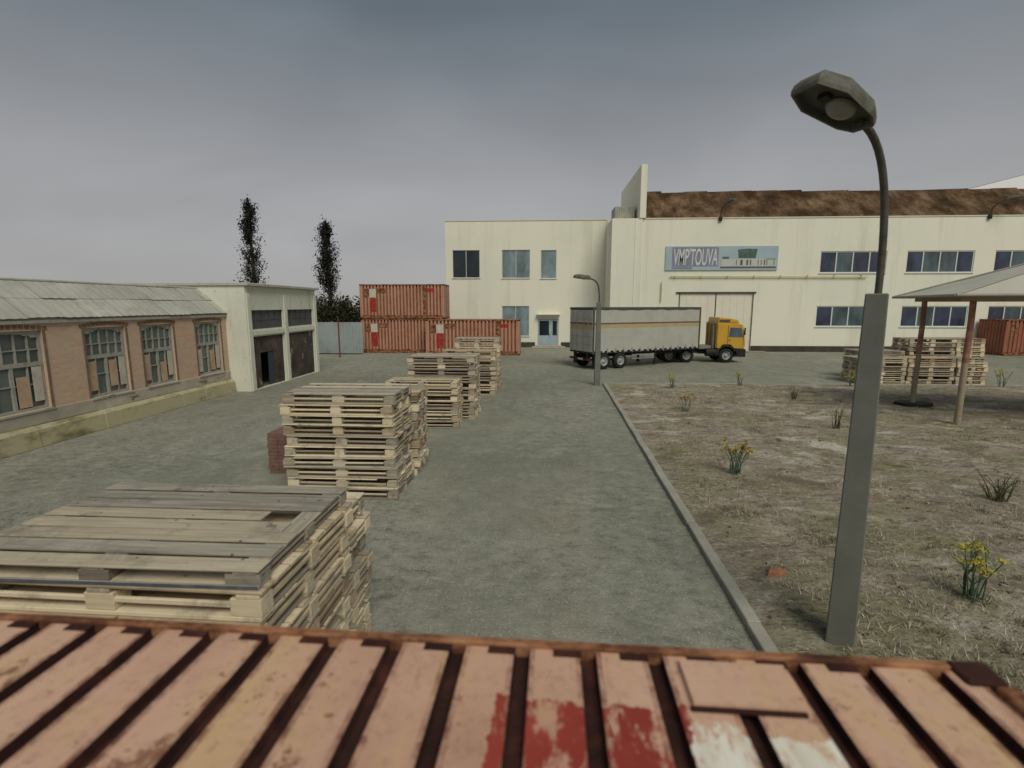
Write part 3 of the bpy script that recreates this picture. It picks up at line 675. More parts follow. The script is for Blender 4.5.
# roof of overlapping sheets
mb = MB(); e_ = Vector((XB + .10, 0, 3.60)); rdg = Vector((-15.65, 0, 4.74))
rows = 2
for r_ in range(rows):
    yy = 2.7
    while yy < 22.85:
        wd = min(1.12, 22.86 - yy)
        a = e_.lerp(rdg, r_ / rows); b = e_.lerp(rdg, min(1.0, (r_ + 1.10) / rows))
        j = rr.uniform(-.012, .02); sh = rr.uniform(-.03, .03); tn = rr.random()
        nz = .02 * (rows - r_) ; seg = 8
        pts_a = []; pts_b = []
        for k in range(seg + 1):
            yk = yy + (wd + .06) * k / seg; zz = .006 * math.cos(k * math.pi * 1.0)
            pts_a.append((a.x + sh, min(yk, 22.89), a.z + j + zz + .03)); pts_b.append((b.x, min(yk + .0, 22.89), b.z + j + zz))
        for k in range(seg): mb.quad(pts_a[k], pts_a[k + 1], pts_b[k + 1], pts_b[k], tone=(tn, 0))
        yy += 1.1
mb.quad((-15.62, 2.6, 4.72), (-15.62, 22.89, 4.72), (-23.6, 22.89, 3.5), (-23.6, 2.6, 3.5), tone=(.3, 0))
mb.quad((e_.x - .05, 2.7, 3.56), (e_.x - .05, 22.89, 3.56), (-15.65, 22.89, 4.68), (-15.65, 2.7, 4.68), tone=(.9, 0))
mb.build('roof', M['sheet'], bw, fix=False)
mb = MB(); mb.tube([(-15.65, 2.6, 4.75), (-15.65, 22.89, 4.75)], .05, 8); mb.build('ridge_cap', M['sheet'], bw)
mb = MB(); mb.box(XB + .003, XB + .08, 2.8, 22.88, 3.48, 3.56); mb.build('eave_board', M['frame_old'], bw)
mb = MB(); mb.quad((XB, 3, 3.6), (XB - 9, 3, 3.6), (-15.65, 3, 4.68), (-15.65, 3, 4.68)); mb.build('gable_wall', M['brick'], bw, fix=False)

# ------------------------------------------------------------------ garage
XG = -13.4
PG = lambda u, z, d: (XG - d, u, z)
gr = empty('garage_block', (0, 0, 0), 0, 'flat roofed whitewashed garage block with two scorched doors and dark louvre windows', 'building')
Y0, Y1 = 22.91, 30.25
D = [(23.30, 26.30), (26.72, 29.86)]
holes = [(a, b, .03, 2.52) for a, b in D] + [(a - .1, b, 2.86, 3.76) for a, b in D]
mb = MB(); wall(mb, PG, Y0, Y1, 0, 4.86, holes, .17)
mb.quad((XG, Y0, 0), (XG - 10, Y0, 0), (XG - 10, Y0, 4.86), (XG, Y0, 4.86)); mb.quad((XG, Y1, 0), (XG - 10, Y1, 0), (XG - 10, Y1, 4.86), (XG, Y1, 4.86)); mb.quad((XG - 10, Y0, 0), (XG - 10, Y1, 0), (XG - 10, Y1, 4.86), (XG - 10, Y0, 4.86))
mb.build('wall', M['garage'], gr, fix=False)
for y in (Y0 + .02, 26.35, 29.92):
    mb = MB(); mb.box(XG + .003, XG + .07, y, y + .32, 0, 4.5); mb.build('pilaster', M['garage'], gr, bevel=.015)
mb = MB(); mb.box(XG - 10.1, XG + .22, Y0 - .08, Y1 + .15, 4.863, 5.0); mb.build('roof', M['sheet'], gr, bevel=.02)
mb = MB(); mb.box(XG + .003, XG + .045, Y0 + .05, Y1 - .03, 2.58, 2.80); mb.build('lintel_band', M['garage'], gr, bevel=.01)
for q, (a, b) in enumerate(D):
    mb = MB(); n = 4
    if q == 0:                      # standing ajar: dark inside, one leaf folded inward
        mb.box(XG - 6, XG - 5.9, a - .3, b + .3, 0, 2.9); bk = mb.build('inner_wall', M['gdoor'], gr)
        mb = MB(); mb.box(XG - .17, XG - .11, a + .02, a + .75, .05, 2.5); mb.box(XG - .17, XG - .11, b - .95, b - .02, .05, 2.5)
        mb.box(XG - .17, XG - .11, a + .76, b - .96, 1.72, 2.5)
        d_ = mb.build('garage_door', M['gdoor'], gr)
        mb = MB(); mb.box(XG - .16, XG - .14, b - 1.5, b - .96, .05, 1.7); mb.build('door_wicket', simple('dark_blue_wicket', (.035, .05, .065), .6, .3, 2), d_)
    else:
        for k in range(n): mb.box(XG - .16, XG - .10 + .01 * (k % 2), a + (b - a) * k / n + .01, a + (b - a) * (k + 1) / n - .01, .05, 2.5)
        d_ = mb.build('garage_door', M['gdoor'], gr)
        mb = MB(); mb.box(XG - .09, XG - .06, (a + b) / 2 + .1, (a + b) / 2 + .14, 1.0, 1.3); mb.build('handle', M['steel'], d_)
    mb = MB()
    for k in range(6): mb.box(XG - .13, XG - .09, a - .1 + (b - a + .1) * k / 5 - .02, a - .1 + (b - a + .1) * k / 5 + .02, 2.87, 3.75)
    mb.box(XG - .13, XG - .10, a - .1, b, 3.28, 3.32)
    f = mb.build('window', M['slit'], gr)
    mb = MB(); mb.quad(PG(a - .1, 2.86, .125), PG(b, 2.86, .125), PG(b, 3.76, .125), PG(a - .1, 3.76, .125)); mb.build('pane', M['slit'], f, fix=False)
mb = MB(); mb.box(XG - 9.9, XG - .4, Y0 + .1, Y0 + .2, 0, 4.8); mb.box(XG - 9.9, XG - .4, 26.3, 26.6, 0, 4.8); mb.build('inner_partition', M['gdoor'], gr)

# ------------------------------------------------------------------ fence + red pole
fn = empty('sheet_fence', (0, 0, 0), 0, 'pale blue grey sheet metal fence between the garage block and the stacked containers', 'fence')
x = -46.85
while x < -15.5:
    mb = MB()
    n = 10
    for k in range(n):
        a = x + 2.5 * k / n; b = x + 2.5 * (k + .5) / n; c = x + 2.5 * (k + 1) / n
        mb.quad((a, 41.0, .1), (b, 41.0, .1), (b, 41.0, 2.62), (a, 41.0, 2.62)); mb.quad((b, 41.0, .1), (b + .02, 41.05, .1), (b + .02, 41.05, 2.62), (b, 41.0, 2.62))
        mb.quad((b + .02, 41.05, .1), (c - .02, 41.05, .1), (c - .02, 41.05, 2.62), (b + .02, 41.05, 2.62)); mb.quad((c - .02, 41.05, .1), (c, 41.0, .1), (c, 41.0, 2.62), (c - .02, 41.05, 2.62))
    mb.build('fence_panel', M['fence'], fn, fix=False)
    mb = MB(); mb.box(x - .04, x + .04, 41.06, 41.14, 0, 2.7); mb.build('fence_post', M['steel'], fn)
    x += 2.5
mb = MB(); mb.tube([(-15.5, 38.9, 0), (-15.5, 38.9, 2.95)], .055, 8); mb.lathe([(.0, .02), (.16, .02), (.16, 0)], (-15.5, 38.9, 0), 'Z', 10)
tag(mb.build('red_pole', M['redpaint']), 'thin red metal pole standing before the pale sheet fence', 'pole')

# ------------------------------------------------------------------ containers
CL, CW, CH = 7.6, 2.6, 2.85
def corr(mb, length, pitch, groove, depth, levels, fn, pick, off=0.0, slope=.012):
    """flat lands with grooves; fn(s, d, t) -> point ; pick(s,t,isgroove) -> material"""
    s = 0.0; segs = []
    while s < length - 1e-4:
        e = min(s + pitch - groove, length); segs.append((s, 0, e, 0))
        if e < length:
            g1 = min(e + slope, length); g2 = min(e + groove - slope, length); g3 = min(e + groove, length)
            segs += [(e, 0, g1, depth), (g1, depth, g2, depth), (g2, depth, g3, 0)]
        s += pitch
    out_ = []
    for (s0, d0, s1, d1) in segs:
        if s1 - s0 < 1e-5: continue
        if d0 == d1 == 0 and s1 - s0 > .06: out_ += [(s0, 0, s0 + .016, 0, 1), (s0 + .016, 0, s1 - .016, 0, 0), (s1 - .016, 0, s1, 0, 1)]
        else: out_.append((s0, d0, s1, d1, 0))
    for (s0, d0, s1, d1, eg) in out_:
        for t0, t1 in zip(levels, levels[1:]):
            mb.quad(fn(s0, d0, t0), fn(s1, d1, t0), fn(s1, d1, t1), fn(s0, d0, t1), pick((s0 + s1) / 2, (t0 + t1) / 2, abs(d0 + d1) > 1e-6), tone=(.5, eg))
def make_container():
    t = empty('shipping_container', (0, 0, 0), 0, 'x', 'container', 'salmon shipping containers in the yard')
    hx, hy = CL / 2, CW / 2
    side_mats = [M['cont'], M['rail'], M['red'], M['white'], M['groove'], M['groove_side']]
    def pick(s, z, g):
        if .75 < s < 1.35 and .55 < z < 1.75: return 2
        if .35 < s < 1.35 and 1.75 < z < 2.45: return 3 if s > .75 else 1
        if 1.5 < s < 2.3 and 2.1 < z < 2.5: return 1
        if 5.55 < s < 5.9: return 1
        if 5.9 < s < 6.6 and 2.2 < z < 2.55: return 2
        if z < .32: return 1
        return (4 if z > 2.6 else 5) if g else 0  # painted groove shade, near black just below the top rail
    for sgn in (-1, 1):
        mb = MB(); fnn = (lambda s, d, z: (-hx + .12 + s, -hy + .02 + d, z)) if sgn < 0 else (lambda s, d, z: (hx - .12 - s, hy - .02 - d, z))
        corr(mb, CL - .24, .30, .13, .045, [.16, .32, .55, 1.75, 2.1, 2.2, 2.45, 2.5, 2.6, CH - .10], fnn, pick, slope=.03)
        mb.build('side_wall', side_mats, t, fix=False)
    # roof
    # groove positions measured along +X from the door end (local x)
    mb = MB()
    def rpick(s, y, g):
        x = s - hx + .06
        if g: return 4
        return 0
    ys = [-hy + .055, -.4, .55, .68, .80, .95, 1.02, hy - .034]
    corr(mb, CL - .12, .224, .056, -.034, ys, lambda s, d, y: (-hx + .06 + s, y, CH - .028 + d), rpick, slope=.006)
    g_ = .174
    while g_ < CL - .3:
        xg = -hx + .06 + g_; mb.box(xg - .095, xg - .001, hy - .068, hy - .036, CH - .0278, CH - .0235, 4); g_ += .224  # thin dark boxes paint the black shadow at each groove end
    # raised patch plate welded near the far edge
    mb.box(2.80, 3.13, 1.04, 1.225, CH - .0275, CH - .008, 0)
    mb.box(2.79, 3.12, 1.025, 1.039, CH - .0275, CH - .018, 4)  # dark strip painting the shading along the plate edge
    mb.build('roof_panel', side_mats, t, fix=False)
    # frame rails
    mb = MB()
    for sy in (-1, 1):
        y0, y1 = (hy - .034, hy) if sy > 0 else (-hy, -hy + .034)
        mb.box(-hx + .12, hx - .12, y0, y1, CH - .10, CH - .012); mb.box(-hx + .12, hx - .12, y0, y1 , .02, .16)
    for sx in (-1, 1):
        x0, x1 = (hx - .06, hx) if sx > 0 else (-hx, -hx + .06)
        mb.box(x0, x1, -hy + .12, hy - .12, CH - .11, CH - .004); mb.box(x0, x1, -hy + .12, hy - .12, .02, .16)
    mb.build('frame_rail', M['rail'], t, bevel=.006)
    for sx in (-1, 1):
        for sy in (-1, 1):
            mb = MB(); mb.box(min(sx * hx, sx * (hx - .119)), max(sx * hx, sx * (hx - .119)), min(sy * hy, sy * (hy - .119)), max(sy * hy, sy * (hy - .119)), .13, CH - .13)
            p = mb.build('corner_post', M['cont'], t, bevel=.008)
            for z0, z1 in ((0, .129), (CH - .129, CH - .012)):
                mb = MB(); mb.box(min(sx * (hx + .004), sx * (hx - .12)), max(sx * (hx + .004), sx * (hx - .12)), min(sy * (hy + .004), sy * (hy - .10)), max(sy * (hy + .004), sy * (hy - .10)), z0, z1)
                mb.build('corner_casting', M['groove'], p, bevel=.008)
    # plain end
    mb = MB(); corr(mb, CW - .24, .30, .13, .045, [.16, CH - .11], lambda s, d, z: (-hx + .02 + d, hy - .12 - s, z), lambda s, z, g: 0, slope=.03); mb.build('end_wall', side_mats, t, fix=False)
    # door end (+X)
    for y0, y1 in ((-hy + .13, -.01), (.01, hy - .13)):
        mb = MB(); corr(mb, y1 - y0, .40, .06, .02, [.17, CH - .12], lambda s, d, z: (hx - .03 - d, y0 + s, z), lambda s, z, g: 0, slope=.02)
        d = mb.build('door', side_mats, t, fix=False)
        for f in (.25, .75):
            y = y0 + (y1 - y0) * f; mb = MB(); mb.tube([(hx - .005, y, .12), (hx - .005, y, CH - .10)], .018, 8); mb.box(hx - .028, hx + .012, y - .04, y + .04, 1.2, 1.28); mb.build('locking_bar', M['steel'], d)
    mb = MB(); mb.box(-hx + .06, hx - .06, -hy + .08, hy - .08, .10, .14); mb.build('floor_plate', M['rail'], t)
    return t
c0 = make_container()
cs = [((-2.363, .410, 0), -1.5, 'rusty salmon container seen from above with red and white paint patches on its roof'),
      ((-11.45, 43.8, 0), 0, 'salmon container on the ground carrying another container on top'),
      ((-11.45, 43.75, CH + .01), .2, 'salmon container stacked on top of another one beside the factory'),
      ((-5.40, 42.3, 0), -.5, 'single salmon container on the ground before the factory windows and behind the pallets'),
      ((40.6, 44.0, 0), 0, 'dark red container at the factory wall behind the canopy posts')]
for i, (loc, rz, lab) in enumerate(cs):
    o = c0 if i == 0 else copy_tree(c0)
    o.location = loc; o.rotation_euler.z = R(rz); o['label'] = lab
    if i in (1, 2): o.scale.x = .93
    if i:                                   # these are redder than the one in front
        for ch in o.children_recursive:
            for sl_ in ch.material_slots:
                m0 = sl_.material
                if m0 == M['cont']: sl_.link = 'OBJECT'; sl_.material = M['cont_dark' if i == 4 else 'cont_far']
                elif i == 4 and m0 in (M['white'], M['red']): sl_.link = 'OBJECT'; sl_.material = M['cont_dark']
                else: sl_.link = 'OBJECT'; sl_.material = m0

# ------------------------------------------------------------------ pallets
PH = .222
def pallet_meshes(wd, dp, seed, mat, blue=False, detail=True):
    q = random.Random(seed)
    deck = MB(); base = MB(); blocks = []
    tone = lambda: q.uniform(.05, 1.0)
    n = max(5, round(dp / .20)); gap = .035; bw_ = (dp - gap * (n - 1)) / n
    miss = q.choice((None, None, 1, n - 2))
    for k in range(n):
        if k == miss and q.random() < .6: continue
        y0 = -dp / 2 + k * (bw_ + gap) + q.uniform(-.012, .012); j = q.uniform(-.02, .02)
        a, b = -wd / 2 + q.uniform(-.01, .015), wd / 2 + q.uniform(-.015, .01)
        if q.random() < .18: b -= q.uniform(.1, .5)
        deck.box(a, b, y0, y0 + bw_, PH - .026 + q.uniform(-.003, .003), PH - .002 + q.uniform(-.004, 0), 0, (tone(), 0), Matrix.Rotation(j * .25, 4, 'Z'))
    for cx in (-wd / 2 + .10, 0, wd / 2 - .10):       # stringers along Y
        deck.box(cx - .085, cx + .085, -dp / 2 + .004, dp / 2 - .004, PH - .060, PH - .031, 0, (tone(), 1))
    if blue: deck.box(-wd / 2 - .006, wd / 2 + .006, -dp / 2 - .012, -dp / 2 + .003, .004, .050, 1, (.5, 0))
    ys = (-dp / 2 + .085, 0, dp / 2 - .085)
    for cy in ys:
        base.box(-wd / 2 + q.uniform(0, .02), wd / 2 - q.uniform(0, .02), cy - .08, cy + .08, .002, .034, 0, (tone(), 0))
        for cx in (-wd / 2 + .12, 0, wd / 2 - .12):
            b = MB(); bwid = q.uniform(.10, .13)
            b.box(-bwid, bwid, -.078, .078, .036, PH - .062, 0, (tone(), 0), Matrix.Translation((cx, cy, 0)) @ Matrix.Rotation(q.uniform(-.05, .05), 4, 'Z'))
            blocks.append(b)
    for cx in (-wd / 2 + .10, wd / 2 - .10):
        base.box(cx - .07, cx + .07, -dp / 2 + .166, -.081, .004, .032, 0, (tone(), 1)); base.box(cx - .07, cx + .07, .081, dp / 2 - .166, .004, .032, 0, (tone(), 1))
    # a mid-height battens row, as on these tall double-faced pallets
    for cy in (-dp / 2 + .03, dp / 2 - .03):
        if q.random() < .8: base.box(-wd / 2 + .24, wd / 2 - .24, cy - .015, cy + .015, .092, .128, 0, (tone(), 0))
    for cx in (-wd / 2 + .03, wd / 2 - .03):
        if q.random() < .8: base.box(cx - .015, cx + .015, -dp / 2 + .17, dp / 2 - .17, .09, .126, 0, (tone(), 1))
    t = bpy.data.objects.new('pallet', None); COL.objects.link(t); t.empty_display_size = .2
    mats = [mat, M['bluewood']]
    if detail:
        deck.build('deck_boards', mats, t, bevel=.004); base.build('base_boards', mats, t, bevel=.004)
        for b in blocks: b.build('block', mats, t, bevel=.005)
    else:
        bpy.data.objects.remove(t)
        m = MB()
        for b in [deck, base] + blocks:
            o = len(m.v); m.v += b.v; m.f += [tuple(i + o for i in f) for f in b.f]; m.m += b.m; m.sm += b.sm; m.t += b.t
        t = m.build('pallet', mats)
    return t
KINDS = [('pale', 'wood'), ('grey', 'wood_grey'), ('brown', 'wood_brown')]
ORD = ['topmost'] + [w + ' from top' for w in ('second', 'third', 'fourth', 'fifth', 'sixth', 'seventh', 'eighth', 'ninth', 'tenth', 'eleventh', 'twelfth')]
protos = {}
pr = random.Random(11)
def get_pallet(wd, dp, kind, var, detail, blue=False):
    key = (wd, dp, kind, var, detail, blue)
    if key not in protos:
        protos[key] = pallet_meshes(wd, dp, 100 + len(protos) * 7, M[dict(KINDS)[kind]], blue, detail); return protos[key]
    return copy_tree(protos[key])
def stack(x, y, n, wd, dp, where, group, detail=True, rz=0, kinds=None, z0=0, base_n=None, nvar=2, top_scale=1.0):
    for k in range(n):
        top = n - 1 - k                     # index from top
        kind = kinds[top] if kinds and top < len(kinds) else pr.choice(('pale', 'pale', 'pale', 'brown', 'grey'))
        blue = kind == 'blue'
        if blue: kind = 'grey'
        o = get_pallet(wd, dp, kind, pr.randrange(nvar), detail, blue)
        low = 1 + (1 - top_scale) / max(1, n - 1)
        o.location = (x + pr.uniform(-.045, .045), y + pr.uniform(-.035, .035), z0 + k * PH * low)
        o.scale.z = top_scale if top == 0 else low
        o.rotation_euler = (0, 0, R(rz + pr.uniform(-1.4, 1.4)) + (math.pi if pr.random() < .4 and not blue else 0))
        pos = ORD[top] if n > 1 else 'alone'
        if k == 0 and n > 1: pos = 'lowest'
        kd = {'pale': 'pale', 'grey': 'weathered grey', 'brown': 'brownish'}[kind] + (' blue edged' if blue else '')
        tag(o, f'{kd} wooden pallet, {pos} {where}', 'pallet', group)
ROW = 'pallets stacked along the yard'
stack(-3.08, 3.92, 10, 2.38, 1.62, 'in the stack against the red container', ROW, kinds=['blue', 'pale', 'pale', 'pale', 'brown', 'pale'], top_scale=.62)
stack(-3.24, 5.28, 8, 2.38, 1.02, 'in second stack from the red container', ROW, kinds=['pale', 'pale'])
stack(-4.10, 10.72, 10, 2.34, 1.42, 'in third stack from the red container', ROW, kinds=['grey', 'pale', 'pale', 'brown', 'grey', 'pale', 'grey'])
stack(-4.02, 12.02, 9, 2.38, 1.02, 'in fourth stack from the red container', ROW)
stack(-3.82, 16.72, 7, 2.38, 1.02, 'in fifth stack from the red container', ROW, kinds=['pale', 'pale'])
stack(-3.40, 18.25, 10, 2.38, 1.42, 'in sixth stack from the red container', ROW, detail=False, kinds=['grey', 'pale'], rz=-1)
stack(-3.15, 23.1, 9, 2.38, 1.02, 'in seventh stack from the red container', ROW, detail=False, kinds=['brown'])
stack(-2.98, 25.0, 11, 2.1, 1.42, 'in the eighth and last stack toward the truck', ROW, detail=False, kinds=['grey', 'pale'])
FAR = 'pallets stacked beyond the canopy'
stack(17.45, 27.6, 6, 2.38, 1.42, 'in the stack behind the tall concrete lamp post', FAR, detail=False, kinds=['grey'])
stack(19.85, 27.6, 6, 2.30, 1.42, 'in low stack behind the post with black foot', FAR, detail=False, kinds=['brown'])
stack(21.82, 27.6, 6, 1.45, 1.42, 'in narrow low stack beside the red container', FAR, detail=False, kinds=['grey'])
stack(21.0, 29.3, 10, 2.38, 1.42, 'in taller rear stack between two canopy posts', FAR, detail=False, kinds=['grey', 'pale'])
stack(23.0, 29.3, 10, 1.45, 1.42, 'in taller narrow rear stack near the red container', FAR, detail=False, kinds=['brown', 'pale'])
stack(18.5, 29.3, 7, 2.38, 1.42, 'in the hidden rear stack behind the lamp post', FAR, detail=False, kinds=['grey'])

# brick stack peeping out behind the pallets
mb = MB(); q = random.Random(2)
for k in range(11):
    for j in range(5):
        for i in range(5 if k % 2 else 5):
            x0_ = i * .25 + (.0 if k % 2 else .012) + q.uniform(-.006, .006)
            mb.box(x0_, x0_ + .24, j * .2 + q.uniform(-.005, .005), j * .2 + .19, k * .09 + .002, k * .09 + .086, 0, (q.random(), 0))
o = mb.build('brick_stack', M['brickpile']); o.location = (-6.46, 11.5, 0)
tag(o, 'low stack of dull red bricks beside the tall pallet stack', 'brick stack')

# ------------------------------------------------------------------ truck
def wheel(parent, x, y, z=.5, r=.50, wd=.30, out=-1, dual=False):
    w2 = wd * (1.9 if dual else 1)
    mb = MB(); s = out
    mb.lathe([(r * .56, 0), (r * .9, 0), (r, s * -.04), (r, s * (-w2 + .04)), (r * .9, s * -w2), (r * .5, s * -w2)], (x, y, z), 'Y', 28)
    t = mb.build('wheel', M['tyre'], parent)
    mb = MB(); mb.lathe([(0, s * -.05), (.09, s * -.02), (.10, s * -.05), (r * .30, s * -.09), (r * .46, s * -.10), (r * .50, s * -.012), (r * .565, s * .004), (r * .57, s * -.05)], (x, y, z), 'Y', 24)
    for k in range(8):
        a = k * math.pi / 4; mb.tube([(x + .17 * math.cos(a), y + s * -.09, z + .17 * math.sin(a)), (x + .17 * math.cos(a), y + s * -.055, z + .17 * math.sin(a))], .022, 6)
    mb.build('rim', M['rim'], t)
TLEN = 9.05
tr = empty('semi_trailer', (3.22, 31.65, 0), R(30), 'grey curtain sided semi trailer with red and ochre bands parked before the factory', 'trailer')
mb = MB(); n = 40
for k in range(n):                    # gently billowing curtain
    def cy(i): return -.0 - .018 * math.sin(i * 1.1) - .012 * math.sin(i * .37)
    a, b = .08 + (TLEN - .16) * k / n, .08 + (TLEN - .16) * (k + 1) / n
    zs = [1.22, 2.45, 2.48, 2.57, 2.78, 2.80, 2.91, 3.70]; ms = [0, 0, 0, 1, 0, 2, 0]
    for z0, z1, m_ in zip(zs, zs[1:], ms): mb.quad((a, cy(k), z0), (b, cy(k + 1), z0), (b, cy(k + 1), z1), (a, cy(k), z1), m_)
    zz = 1.22 - (.14 if k % 2 else .05); mb.quad((a, cy(k), zz), (b, cy(k + 1), zz), (b, cy(k + 1), 1.22), (a, cy(k), 1.22), 0)
cur = mb.build('side_curtain', [M['curtain'], M['stripe_y'], M['stripe_r']], tr, fix=False)
mb = MB()
for k in range(13): mb.box(.45 + k * .66, .485 + k * .66, -.045, -.036, 1.0, 1.34); mb.box(.44 + k * .66, .495 + k * .66, -.055, -.03, 1.02, 1.10)
mb.build('curtain_straps', M['steel'], cur)['kind'] = 'stuff'
mb = MB(); n = 1
for z0, z1, m_ in ((1.1, 2.49, 0), (2.49, 2.78, 1), (2.78, 2.80, 0), (2.80, 2.93, 2), (2.93, 3.70, 0)): mb.quad((.08, 2.5, z0), (TLEN - .08, 2.5, z0), (TLEN - .08, 2.5, z1), (.08, 2.5, z1), m_)
mb.build('side_curtain', [M['curtain'], M['stripe_y'], M['stripe_r']], tr, fix=False)
mb = MB(); mb.box(.0, TLEN, -.03, .06, 3.70, 3.86); mb.box(0, TLEN, 2.44, 2.53, 3.70, 3.86); mb.box(0, .1, .061, 2.439, 3.70, 3.86); mb.box(TLEN - .1, TLEN, .061, 2.439, 3.70, 3.86)
mb.build('top_rail', M['tr_rail'], tr, bevel=.01)
mb = MB(); mb.quad((0, 0, 3.845), (TLEN, 0, 3.845), (TLEN, 2.5, 3.845), (0, 2.5, 3.845)); mb.build('roof_sheet', M['lightgrey'], tr, fix=False)
mb = MB(); mb.box(TLEN - .07, TLEN, .02, 2.48, 1.1, 3.69); mb.build('headboard', M['lightgrey'], tr)
for y0, y1 in ((.02, 1.245), (1.255, 2.48)):
    mb = MB(); mb.box(0, .06, y0, y1, 1.12, 3.69)
    for z in (1.6, 2.1, 3.2): mb.box(-.02, -.001, y0 + .05, y1 - .05, z, z + .05)
    mb.quad((-.004, y0, 2.49), (-.004, y1, 2.49), (-.004, y1, 2.78), (-.004, y0, 2.78), 1); mb.quad((-.004, y0, 2.80), (-.004, y1, 2.80), (-.004, y1, 2.93), (-.004, y0, 2.93), 2)
    d = mb.build('rear_door', [M['curtain'], M['stripe_y'], M['stripe_r']], tr)
    mb = MB()
    for f in (.3, .7): mb.tube([(-.045, y0 + (y1 - y0) * f, 1.1), (-.045, y0 + (y1 - y0) * f, 3.68)], .02, 8)
    mb.build('locking_bar', M['steel'], d)
mb = MB(); mb.box(0.02, .14, -.02, .075, 1.0, 3.69); mb.box(TLEN - .14, TLEN - .001, -.02, .02, 1.0, 3.69); mb.build('corner_pillar', M['tr_rail'], tr)
mb = MB(); mb.box(0, TLEN, .04, 2.46, 1.0, 1.1); mb.box(.3, TLEN - .5, .75, .90, .72, 1.0); mb.box(.3, TLEN - .5, 1.6, 1.75, .72, 1.0)
for x in (.9, 2.2): mb.tube([(x, .3, .5), (x, 2.2, .5)], .07, 8)
mb.build('chassis', M['black'], tr)
mb = MB(); mb.box(-.03, .05, .1, 2.4, .55, .70); mb.box(-.02, .03, .5, .6, .7, 1.0); mb.box(-.02, .03, 1.9, 2.0, .7, 1.0); mb.build('rear_bumper', M['black'], tr)
mb = MB(); mb.box(-.05, -.031, .95, 1.47, .57, .68); mb.build('number_plate', M['lightgrey'], tr)
for y in (.15, 2.15):
    mb = MB(); mb.box(-.05, -.031, y, y + .3, .57, .68); mb.build('tail_lamp', M['redlens'], tr)
for x in (.95, 2.25):
    for y, o_ in ((.02, -1), (2.48, 1)): wheel(tr, x, y, out=o_, dual=False)
for y in (.0, 2.1):
    mb = MB(); mb.box(.30, .36, y + .02, y + .38, .25, .95); mb.build('mudflap', M['black'], tr)
for y in (.35, 2.05):
    mb = MB(); mb.box(5.4, 5.52, y, y + .12, .15, 1.0); mb.box(5.3, 5.62, y - .05, y + .17, .10, .15); mb.build('landing_leg', M['black'], tr)
mb = MB(); mb.box(3.2, 5.1, .05, .10, .55, .62); mb.box(3.2, 5.1, .05, .10, .80, .87); mb.build('side_guard', M['steel'], tr)

tk = empty('truck_tractor', (8.55, 36.35, 0), R(0), 'yellow tractor truck hitched in front of the grey trailer', 'truck')
W = 2.45
mb = MB(); mb.box(.0, 5.2, .72, .90, .62, .92); mb.box(.0, 5.2, 1.55, 1.73, .62, .92)
for x in (.1, 1.2, 2.6, 4.9): mb.box(x, x + .15, .901, 1.549, .66, .88)
mb.box(.2, 1.9, .6, 1.85, .93, 1.02)
for x in (.5, 1.72, 4.45): mb.tube([(x, .2, .5), (x, 2.25, .5)], .08, 8)
mb.build('chassis', M['black'], tk)
mb = MB()
for i in range(14): mb.box(2.15 + rr.uniform(0, 1.3), 2.3 + rr.uniform(.1, 1.5), .35 + rr.uniform(0, 1.4), .55 + rr.uniform(.1, 1.6), .93 + rr.uniform(0, .05), 1.05 + rr.uniform(0, .18))
mb.build('chassis_gear', M['steel'], tk)
for x in (.5, 1.72):
    for y, o_ in ((.0, -1), (W, 1)): wheel(tk, x, y, out=o_, dual=True)
for y, o_ in ((.03, -1), (W - .03, 1)): wheel(tk, 4.45, y, out=o_)
for y0, y1 in ((.0, .55), (1.9, 2.45)):
    mb = MB(); mb.tube([(3.1, y0 + .3 if y0 == 0 else y1 - .3, .72), (3.95, y0 + .3 if y0 == 0 else y1 - .3, .72)], .28, 14); mb.build('fuel_tank', M['black'], tk)
# cab
prof = [(3.75, 1.00), (4.0, .98), (4.02, 1.12), (4.2, 1.26), (4.7, 1.26), (4.95, 1.0), (5.62, .98), (5.72, 1.25), (5.66, 1.75), (5.50, 2.62), (5.30, 2.72), (3.75, 2.80)]
mb = MB(); mb.prism(prof, lambda x, z: (x, 0.02, z), lambda x, z: (x, W - .02, z)); cab = mb.build('cab', [M['cab']], tk, bevel=.04)
mb = MB(); mb.box(3.70, 3.745, .1, W - .1, 1.05, 2.75); 
for y in (.5, 1.2, 1.9): mb.box(3.66, 3.699, y, y + .06, 1.1, 2.7)
mb.build('cab_back', M['cab_back'], tk)
mb = MB(); mb.prism([(3.80, 2.79), (5.28, 2.74), (5.15, 2.98), (4.6, 3.10), (3.85, 3.16)], lambda x, z: (x, .12, z), lambda x, z: (x, W - .12, z)); mb.build('roof_fairing', M['cab'], tk, bevel=.05)
mb = MB(); mb.box(3.9, 4.6, .09, .118, 2.84, 3.0); mb.build('fairing_trim', M['tr_rail'], tk)
mb = MB(); mb.prism([(4.55, 1.80), (5.50, 1.80), (5.38, 2.42), (4.62, 2.46)], lambda x, z: (x, .006, z), lambda x, z: (x, .018, z)); w1 = mb.build('side_window', m_glass('cab_glass', (.08, .11, .15)), tk)
mb = MB(); mb.box(4.48, 4.51, .008, .018, 1.10, 2.6); mb.box(5.53, 5.56, .008, .018, 1.2, 1.9); mb.build('door_seam', M['seam'], tk)
mb = MB(); mb.box(4.56, 4.70, .0, .017, 1.58, 1.62); mb.build('door_handle', M['black'], tk)
mb = MB(); mb.quad((5.667, .15, 1.78), (5.667, W - .15, 1.78), (5.512, W - .15, 2.58), (5.512, .15, 2.58))
for v in range(len(mb.v)): mb.v[v] = (mb.v[v][0] + .012, mb.v[v][1], mb.v[v][2])
mb.build('windscreen', M['glass_dark'], tk, fix=False)
